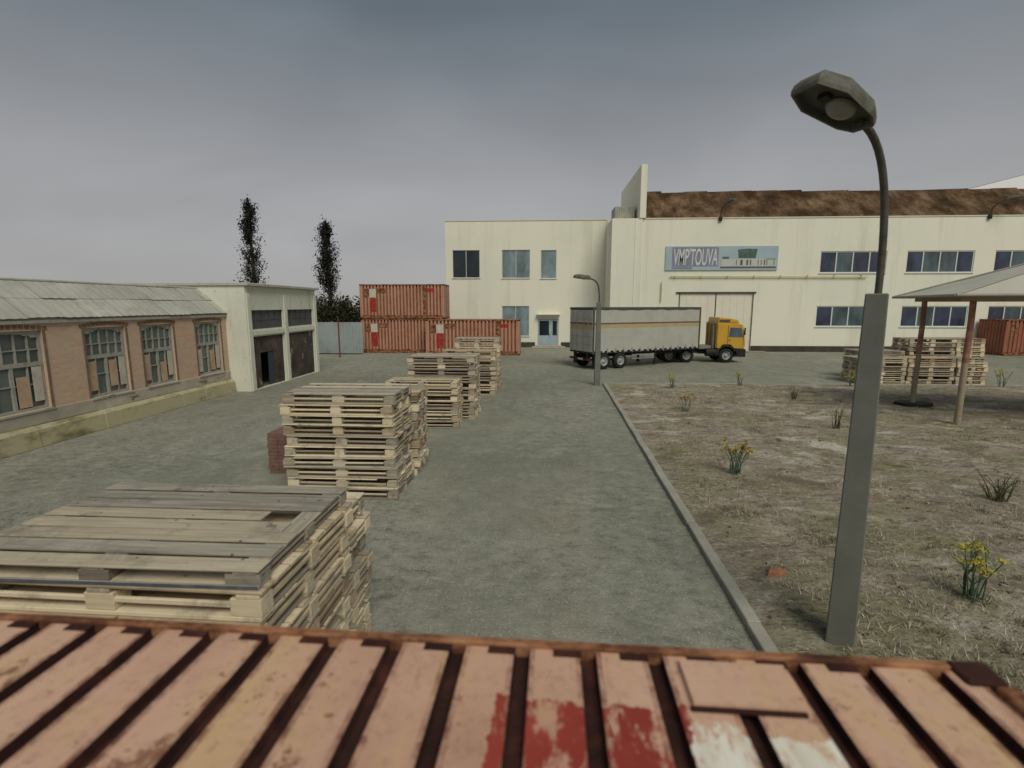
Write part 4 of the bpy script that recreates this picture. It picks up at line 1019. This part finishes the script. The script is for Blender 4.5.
mb = MB(); mb.box(5.30, 5.76, .0, W, .42, .975); mb.box(5.0, 5.30, .0, .3, .45, .97); mb.box(5.0, 5.30, W - .3, W, .45, .97); mb.build('bumper', M['black'], tk, bevel=.03)
mb = MB()
for z in (1.12, 1.24, 1.36, 1.48): mb.box(5.70, 5.745, .4, W - .4, z, z + .07)
mb.build('grille', M['black'], tk)
for y in (.12, W - .42):
    mb = MB(); mb.box(5.755, 5.78, y, y + .3, .68, .85); mb.build('headlight', M['lightlens'], tk)
for y in (-.12, W + .02):
    mb = MB(); mb.box(5.55, 5.62, y, y + .1, 1.95, 2.45); mb.build('mirror', M['black'], tk)
for y0, y1 in ((.0, .35), (W - .35, W)):
    mb = MB(); n = 10
    for k in range(n):
        a0, a1 = math.pi * k / n, math.pi * (k + 1) / n
        mb.quad((4.45 + .62 * math.cos(a0), y0, .52 + .62 * math.sin(a0)), (4.45 + .62 * math.cos(a1), y0, .52 + .62 * math.sin(a1)), (4.45 + .62 * math.cos(a1), y1, .52 + .62 * math.sin(a1)), (4.45 + .62 * math.cos(a0), y1, .52 + .62 * math.sin(a0)))
        mb.quad((4.45 + .62 * math.cos(a0), y0, .52 + .62 * math.sin(a0)), (4.45 + .62 * math.cos(a1), y0, .52 + .62 * math.sin(a1)), (4.45 + .72 * math.cos(a1), y0, .52 + .72 * math.sin(a1)), (4.45 + .72 * math.cos(a0), y0, .52 + .72 * math.sin(a0)))
    mb.build('wheel_arch', M['black'], tk, fix=False)
    mb = MB(); mb.box(5.0, 5.3, y0, y0 + .3, .40, .44); mb.build('cab_step', M['steel'], tk)
    mb = MB(); mb.box(-.1, 2.3, y0 + .05, y1 + .1, 1.02, 1.05) ; mb.build('mudguard', M['black'], tk)
mb = MB(); mb.tube([(3.6, .35, .9), (3.6, .35, 2.6)], .07, 10); mb.build('exhaust_stack', M['steel'], tk)

# ------------------------------------------------------------------ street lamps
def street_lamp(x, y, label, bend, up, head_dir, rz=0, near=True):
    t = empty('street_lamp', (x, y, 0), 0, label, 'street lamp', 'concrete street lamps of the yard')
    mb = MB(); h = 4.12; a, b = .150, .103
    cz, sz = math.cos(rz), math.sin(rz); rotp = lambda u, v, z: (u * cz - v * sz, u * sz + v * cz, z)
    mb.prism([(-1, -1), (1, -1), (1, 1), (-1, 1)], lambda u, v: rotp(u * a, v * a, -.3), lambda u, v: rotp(u * b, v * b, h)); mb.build('pole', M['pole'], t, bevel=.012)
    bx, by = bend
    ux, uy, uz = up
    pts = []
    n = 14
    P0, P1, P2, P3 = Vector((0.01, 0, h - .05)), Vector((0.02, 0, h + .85)), Vector((bx * .12, by * .12, h + uz * .95)), Vector((bx, by, h + uz))
    for k in range(n + 1):
        s = k / n; pts.append(P0 * (1 - s) ** 3 + P1 * 3 * s * (1 - s) ** 2 + P2 * 3 * s * s * (1 - s) + P3 * s ** 3)
    mb = MB(); mb.tube(pts, [.036] * (n + 1), 12); arm = mb.build('arm', M['arm'], t)
    # head, local +X = outwards, tilted up
    d = Vector(head_dir).normalized(); yv = Vector((0, 0, 1)).cross(d).normalized(); zv = d.cross(yv)
    mt = Matrix((( d.x, yv.x, zv.x, P3.x), (d.y, yv.y, zv.y, P3.y), (d.z, yv.z, zv.z, P3.z), (0, 0, 0, 1)))
    out = [(-.09, -.10), (.05, -.18), (.48, -.235), (.74, -.14), (.74, .14), (.48, .235), (.05, .18), (-.09, .10)]
    rings = [(1.0, -.05), (1.02, -.015), (1.0, .035), (.90, .10), (.66, .135)]
    vs = []; fs = []
    cx = .31
    for sc_, z in rings:
        for (px, py) in out: vs.append(mt @ Vector((cx + (px - cx) * sc_, py * sc_, z)))
    m_ = len(out)
    for r_ in range(len(rings) - 1):
        for k in range(m_): fs.append((r_ * m_ + k, r_ * m_ + (k + 1) % m_, (r_ + 1) * m_ + (k + 1) % m_, (r_ + 1) * m_ + k))
    fs.append(tuple(range((len(rings) - 1) * m_, len(rings) * m_)))
    mb = MB(); mb._add(vs, fs, 0)
    # inner recess
    vs = []; fs = []
    for sc_, z in ((1.0, -.05), (.93, -.05), (.86, .02)):
        for (px, py) in out: vs.append(mt @ Vector((cx + (px - cx) * sc_, py * sc_, z)))
    mb._add(vs, [(r_ * m_ + k, r_ * m_ + (k + 1) % m_, (r_ + 1) * m_ + (k + 1) % m_, (r_ + 1) * m_ + k) for r_ in range(2) for k in range(m_)], 1)
    mb._add(vs[-m_:], [tuple(range(m_))], 1)
    hd = mb.build('lamp_head', [M['head'], M['lamp_in']], t, bevel=.006)
    mb = MB(); vs = []; fs = []
    for i in range(7):
        a_ = (math.pi / 2) * i / 6
        for k in range(16):
            b_ = 2 * math.pi * k / 16
            vs.append(mt @ Vector((.26 + .155 * math.cos(a_) * math.cos(b_), .125 * math.cos(a_) * math.sin(b_), .012 - .10 * math.sin(a_))))
    for i in range(6):
        for k in range(16): fs.append((i * 16 + k, i * 16 + (k + 1) % 16, (i + 1) * 16 + (k + 1) % 16, (i + 1) * 16 + k))
    mb._add(vs, fs, 0, True); mb.build('lamp_glass', M['lamp_lens'], hd)
    mb = MB(); mb.box(.44, .52, -.05, .05, -.02, .03, mtx=mt); mb.build('lamp_socket', M['black'], hd)
    return t
street_lamp(3.56, 5.70, 'tall square concrete lamp post with weathered hooded lamp rising beside the bare soil', (-.57, -.38), (0, 0, 1.60), (-.88, -.38, .30), rz=R(-32))
street_lamp(2.90, 25.72, 'slim lamp post with curved arm standing at the kerb corner before the trailer', (-.55, -.15), (0, 0, 1.16), (-.95, -.28, .10))

# ------------------------------------------------------------------ canopy
cp = empty('canopy_shelter', (0, 0, 0), 0, 'open shelter with dusty pale hipped tarpaulin roof on rough wooden posts', 'canopy')
ax = Vector((.966, -.259, 0)); ay = Vector((.259, .966, 0)); O = Vector((13.71, 17.2, 0))
def cpt(u, v, z): p = O + ax * u + ay * v; return (p.x, p.y, z)
CU, CV = 9.6, 3.45
for u in (0, 4.8, 9.6):
    for v in (0, CV):
        p = O + ax * u + ay * v; q = random.Random(int(u * 10 + v))
        mb = MB(); pts = [(p.x + q.uniform(-.02, .02), p.y + q.uniform(-.02, .02), z) for z in (0, 1.0, 2.0)] + [(p.x, p.y, 2.15)]
        mb.tube(pts, [.10, .095, .09, .09], 9); mb.tube([(p.x, p.y, 2.15), (p.x + .015, p.y, 3.2), (p.x, p.y, 4.12)], [.093, .09, .09], 9, mi=1)
        pp = mb.build('post', [M['post'], M['postred']], cp)
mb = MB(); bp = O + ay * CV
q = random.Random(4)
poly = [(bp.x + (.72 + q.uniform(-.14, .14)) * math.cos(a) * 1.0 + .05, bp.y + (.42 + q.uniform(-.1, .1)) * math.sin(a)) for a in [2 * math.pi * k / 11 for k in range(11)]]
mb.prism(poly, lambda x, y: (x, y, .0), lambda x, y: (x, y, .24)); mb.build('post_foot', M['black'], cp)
mb = MB()
for v in (0, CV):
    m3 = Matrix.Translation(cpt(-.3, v, 0)) @ Matrix.Rotation(R(-15), 4, 'Z'); mb.box(0, CU + .6, -.06, .06, 4.12, 4.26, mtx=m3)
for u in (0, 4.8, CU):
    m3 = Matrix.Translation(cpt(u, -.3, 0)) @ Matrix.Rotation(R(-15), 4, 'Z'); mb.box(-.06, .06, 0, CV + .6, 4.261, 4.38, mtx=m3)
mb.build('roof_beam', M['beam'], cp)
ov = .78; ap0, ap1 = (4.8, CV / 2), (4.8, CV / 2); ZE, ZA = 4.30, 6.15
mb = MB(); n = 16
def tri_sheet(a, b, c):      # draped: sags a little between hips
    a, b, c = Vector(a), Vector(b), Vector(c)
    pt = lambda i, j: a.lerp(b, 0 if i == 0 else j / i) if False else None
    V = {}
    for i in range(n + 1):
        for j in range(i + 1):
            s = i / n; t_ = 0 if i == 0 else j / i
            p = c.lerp(a.lerp(b, t_), s); p.z -= .10 * math.sin(math.pi * t_) * math.sin(math.pi * min(1, s * .95)) - .03 * mn.noise(p * .9)
            V[(i, j)] = p
    for i in range(n):
        for j in range(i + 1):
            mb._add([V[(i, j)], V[(i + 1, j)], V[(i + 1, j + 1)]], [(0, 1, 2)], 0, True)
            if j < i: mb._add([V[(i, j)], V[(i + 1, j + 1)], V[(i, j + 1)]], [(0, 1, 2)], 0, True)
E_ = [cpt(-ov, -ov, ZE), cpt(CU + ov, -ov, ZE), cpt(CU + ov, CV + ov, ZE), cpt(-ov, CV + ov, ZE)]; A = cpt(4.8, CV / 2, ZA)
for k in range(4): tri_sheet(E_[k], E_[(k + 1) % 4], A)
mb.build('tarpaulin_roof', M['tarp'], cp, fix=False)
mb = MB()
for k in range(4): mb.tube([Vector(E_[k]) + Vector((0, 0, .02)), Vector(A) + Vector((0, 0, .02))], .035, 6); mb.tube([Vector(E_[k]), Vector(E_[(k + 1) % 4])], .05, 6)
mb.build('roof_seam', simple('grey_seam', (.36, .34, .28), .8, .1, 3), cp)

# ------------------------------------------------------------------ trees
def leaf_cloud(mb, pts, size, q):
    for p in pts:
        s = size * q.uniform(.6, 1.3)
        a = Vector((q.gauss(0, 1), q.gauss(0, 1), q.gauss(0, 1))).normalized(); b = a.cross(Vector((q.gauss(0, 1), q.gauss(0, 1), q.gauss(0, 1)))).normalized()
        p = Vector(p); tn = (min(1, max(0, q.gauss(.45, .28))), 0)
        mb._add([p - a * s - b * s * .2, p + b * s * .6, p + a * s, p - b * s * .6], [(0, 1, 2, 3)], 0, False, tn)
def poplar(x, y, h, r, label, seed):
    q = random.Random(seed); t = empty('poplar_tree', (x, y, 0), 0, label, 'tree', 'tall bare looking poplars behind the garage')
    mb = MB(); mb.tube([(0, 0, 0), (.1, 0, h * .4), (0, .05, h * .75), (.05, 0, h * .97)], [.28, .2, .11, .02], 8); br = []
    for k in range(100):
        z = h * q.uniform(.12, .95); a = q.uniform(0, 6.28); rr_ = r * (1 - (z / h) ** 2.2 * .75) * q.uniform(.4, .95); l = rr_
        e = (l * math.cos(a), l * math.sin(a), z + l * q.uniform(1.0, 2.0)); mb.tube([(0, 0, z), (e[0] * .6, e[1] * .6, z + (e[2] - z) * .45), e], [.05, .03, .01], 5, caps=False); br.append(((0, 0, z), e))
    tr_ = mb.build('trunk', M['bark'], t)
    mb = MB(); pts = []
    for (a, b) in br:
        a, b = Vector(a), Vector(b)
        for k in range(75):
            s = q.uniform(.12, 1.08); g = q.gauss(0, .20)
            pts.append(a.lerp(b, s) + Vector((q.gauss(0, .24), q.gauss(0, .24), q.gauss(0, .34))))
    for k in range(420):      # leader tip + strays
        z = h * q.uniform(.8, 1.02); rr_ = .34 * (1.06 - z / h) / .26 + .05
        pts.append((q.gauss(0, rr_ * .5), q.gauss(0, rr_ * .5), z))
    leaf_cloud(mb, pts, .105, q); mb.build('crown', M['poplar'], t, fix=False)
poplar(-31.6, 56, 15.1, 1.7, 'taller dark poplar rising behind the whitewashed garage roof', 1)
poplar(-22.75, 55, 12.6, 1.6, 'shorter dark poplar rising behind the pale sheet fence', 2)
def bush(x, y, h, r, label, seed):
    q = random.Random(seed); t = empty('bush', (x, y, 0), 0, label, 'bush', 'dark bushes behind the sheet fence')
    mb = MB(); br = []
    for k in range(16):
        a = q.uniform(0, 6.28); l = r * q.uniform(.5, 1); e = (l * math.cos(a), l * math.sin(a), h * q.uniform(.55, .98)); mb.tube([(0, 0, 0), (e[0] * .35, e[1] * .35, e[2] * .5), e], [.07, .045, .01], 5, caps=False); br.append(e)
    mb.build('trunk', M['bark'], t); mb = MB(); pts = []
    for e in br:
        for k in range(210):
            c = Vector(e) * q.uniform(.55, 1.05); pts.append(c + Vector((q.gauss(0, .42), q.gauss(0, .42), q.gauss(0, .35))))
    leaf_cloud(mb, [p for p in pts if p[2] > .3], .15, q); mb.build('crown', M['bush'], t, fix=False)
bush(-21.2, 52, 4.6, 1.8, 'tall olive bush at the foot of the shorter poplar', 5)
bush(-24.2, 52.5, 4.3, 1.8, 'olive bush behind the garage corner', 6)
bush(-18.6, 51, 4.3, 1.6, 'olive bush behind the fence close to the stacked containers', 7)
bush(-16.2, 51, 4.9, 1.2, 'slender dark bush half hidden by the stacked containers', 8)

# ------------------------------------------------------------------ weeds
def weed(x, y, h, sp, nst, label, seed, flower=True, dry=False, orange=False, heads=True):
    q = random.Random(seed); z = dz(x, y) - .03
    t = empty('flowering_weed' if flower else 'dry_weed', (x, y, z), 0, label, 'weed', 'flowering weeds on the bare soil' if flower else 'dry weeds on the bare soil')
    mb = MB(); tips = []
    for k in range(nst):
        a = q.uniform(0, 6.28); b = q.uniform(.1, 1) * sp; bx, by = q.uniform(-.05, .05) * 2, q.uniform(-.05, .05) * 2
        hh = h * q.uniform(.5, 1.0); p0 = Vector((bx, by, 0)); p3 = Vector((bx + b * math.cos(a), by + b * math.sin(a) * .8, hh)); p1 = Vector((bx * 1.3 + (p3.x - bx) * .25, by * 1.3 + (p3.y - by) * .25, hh * .5))
        o = len(mb.v); mb.tube([p0, p1, p1.lerp(p3, .55), p3], [.011, .009, .007, .004], 5); tips.append(p3)
        for m_ in range(3 if not dry else 2):       # narrow leaves
            s = q.uniform(.15, .8); c = p0.lerp(p1, s) if s < .5 else p1.lerp(p3, s * .9); la = q.uniform(0, 6.28); ll = q.uniform(.08, .2) * h
            d = Vector((math.cos(la), math.sin(la), q.uniform(.5, 1.6))).normalized(); sd = d.cross(Vector((0, 0, 1))).normalized() * .012
            tn = (q.random(), 0); mb._add([c, c + d * ll * .5 + sd, c + d * ll, c + d * ll * .5 - sd], [(0, 1, 2, 3)], 0, False, tn)
        if flower and q.random() < .8:               # side branch
            c = p1.lerp(p3, q.uniform(.2, .6)); e = c + Vector((q.uniform(-.12, .12), q.uniform(-.12, .12), q.uniform(.08, .2))); mb.tube([c, e], [.006, .004], 5); tips.append(e)
    mb.t = [(q.random(), 0) if x_ == (.5, 0.0) else x_ for x_ in mb.t]
    mb.build('stems', M['drystem'] if dry else M['stem'], t, fix=False).name = 'stem_clump'
    if flower:
        allm = MB()
        for i, p in enumerate(tips):
            f = MB() if heads else allm
            for k in range(18):
                c = p + Vector((q.gauss(0, .024), q.gauss(0, .024), q.gauss(.01, .016))); leaf_cloud(f, [c], .024, q)
            if heads: f.build('flower_head', M['flower_orange'] if orange and q.random() < .6 else M['flower'], t, fix=False)
        if not heads: allm.build('flower_cluster', M['flower_orange'] if orange else M['flower'], t, fix=False)
weed(5.78, 6.60, .85, .32, 13, 'tall yellow flowering weed on the pale sandy patch near the concrete lamp post', 21)
weed(4.60, 11.75, .95, .34, 17, 'bushy weed with ochre flowers beside the kerb, halfway along the soil', 22, orange=True)
weed(5.35, 18.8, .75, .28, 9, 'small ochre flowering weed near the far end of the kerb', 23, orange=True, heads=False)
weed(6.2, 23.9, .75, .3, 9, 'yellow weed in the soil corner close to the slim lamp post', 24, heads=False)
weed(9.75, 25.2, .7, .28, 8, 'yellow weed at the back kerb before the truck wheels', 25, heads=False)
weed(15.1, 25.4, .7, .25, 7, 'yellow weed at the back kerb before the low pallets', 26, heads=False)
weed(22.2, 25.6, .9, .4, 9, 'yellow weed at the back kerb toward the red container', 27, heads=False)
weed(9.15, 10.25, .62, .42, 26, 'wide dry olive tuft on open soil before the canopy', 28, flower=False, dry=True)
weed(10.6, 21.6, .65, .35, 18, 'small dry brown tuft on soil before the parked truck', 29, flower=False, dry=True)
weed(9.4, 16.3, .8, .25, 14, 'narrow dry tuft standing just beside the concrete lamp post', 30, flower=False, dry=True)

# scattered dry grass, stones
q = random.Random(41); mb = MB()
for k in range(9500):
    y = 4.5 + 21 * q.random() ** 1.5; x = kx(y) + .22 + (min(18, y * 1.05 + 3) - 2.9) * q.random()
    if mn.noise((x * .55, y * .55, 5)) < -.05 + q.uniform(-.1, .15): continue
    if y > 25.7: continue
    z = dz(x, y) - .01; tn = q.random(); n = q.randrange(3, 7)
    for b in range(n):
        a = q.uniform(0, 6.28); l = q.uniform(.05, .17); d = Vector((math.cos(a), math.sin(a), q.uniform(.15, 1.1))).normalized(); s = Vector((-math.sin(a), math.cos(a), 0)) * q.uniform(.003, .007)
        p = Vector((x + q.gauss(0, .04), y + q.gauss(0, .04), z)); mb._add([p - s, p + s, p + d * l], [(0, 1, 2)], 0, False, (min(1, max(0, tn + q.uniform(-.25, .25))), 0))
for k in range(520):                    # matted clumps, thickest in a few drifts
    y = 4.6 + 20.5 * q.random() ** 1.4; x = kx(y) + .3 + (min(18, y * 1.05 + 3) - 2.9) * q.random()
    if mn.noise((x * .4 + 9, y * .4, 2)) < .02 + q.uniform(-.1, .1) or y > 25.6: continue
    tn = q.uniform(.05, .6); r_ = q.uniform(.06, .24)
    for b in range(int(34 + 150 * r_)):
        a = q.uniform(0, 6.28); l = q.uniform(.05, .17); d = Vector((math.cos(a), math.sin(a), q.uniform(.3, 1.8))).normalized(); s_ = Vector((-math.sin(a), math.cos(a), 0)) * q.uniform(.003, .008)
        px, py = x + q.gauss(0, r_ * .6), y + q.gauss(0, r_ * .6); p = Vector((px, py, dz(px, py) - .012)); mb._add([p - s_, p + s_, p + d * l], [(0, 1, 2)], 0, False, (min(1, max(0, tn + q.uniform(-.25, .25))), 0))
tag(mb.build('dry_grass', M['drygrass'], fix=False), kind='stuff')
mb = MB()
for k in range(900):
    y = 4.5 + 20.5 * q.random() ** 1.7; x = kx(y) + .25 + (min(17, y * 1.0 + 3) - 2.9) * q.random(); s = q.uniform(.008, .03) * (1.6 if q.random() < .05 else 1); z = dz(x, y)
    vs = [Vector((sx * s * q.uniform(.6, 1.3), sy * s * q.uniform(.5, 1.1), sz * s * .6 * q.uniform(.6, 1.1))) for sx in (-1, 1) for sy in (-1, 1) for sz in (-1, 1)]
    rt = Matrix.Rotation(q.uniform(0, 6), 3, 'Z'); vs = [rt @ v + Vector((x, y, z)) for v in vs]
    mb._add(vs, [(0, 1, 3, 2), (4, 6, 7, 5), (0, 4, 5, 1), (2, 3, 7, 6), (0, 2, 6, 4), (1, 5, 7, 3)], 0, False, (q.random(), 0))
tag(mb.build('gravel', M['stones']), kind='stuff')
mb = MB(); mb.prism([(-.16, -.07), (.02, -.10), (.17, -.03), (.13, .08), (-.06, .10)], lambda x, y: (x, y, -.03), lambda x, y: (x * .8, y * .8, .07))
o = mb.build('brick_fragment', M['frag'], bevel=.01); o.location = (3.46, 7.15, dz(3.46, 7.15)); tag(o, 'orange brick fragment lying on the soil beside the kerb', 'brick fragment')
for o in bpy.data.objects:
    if o.name.startswith('stem_clump'): pass
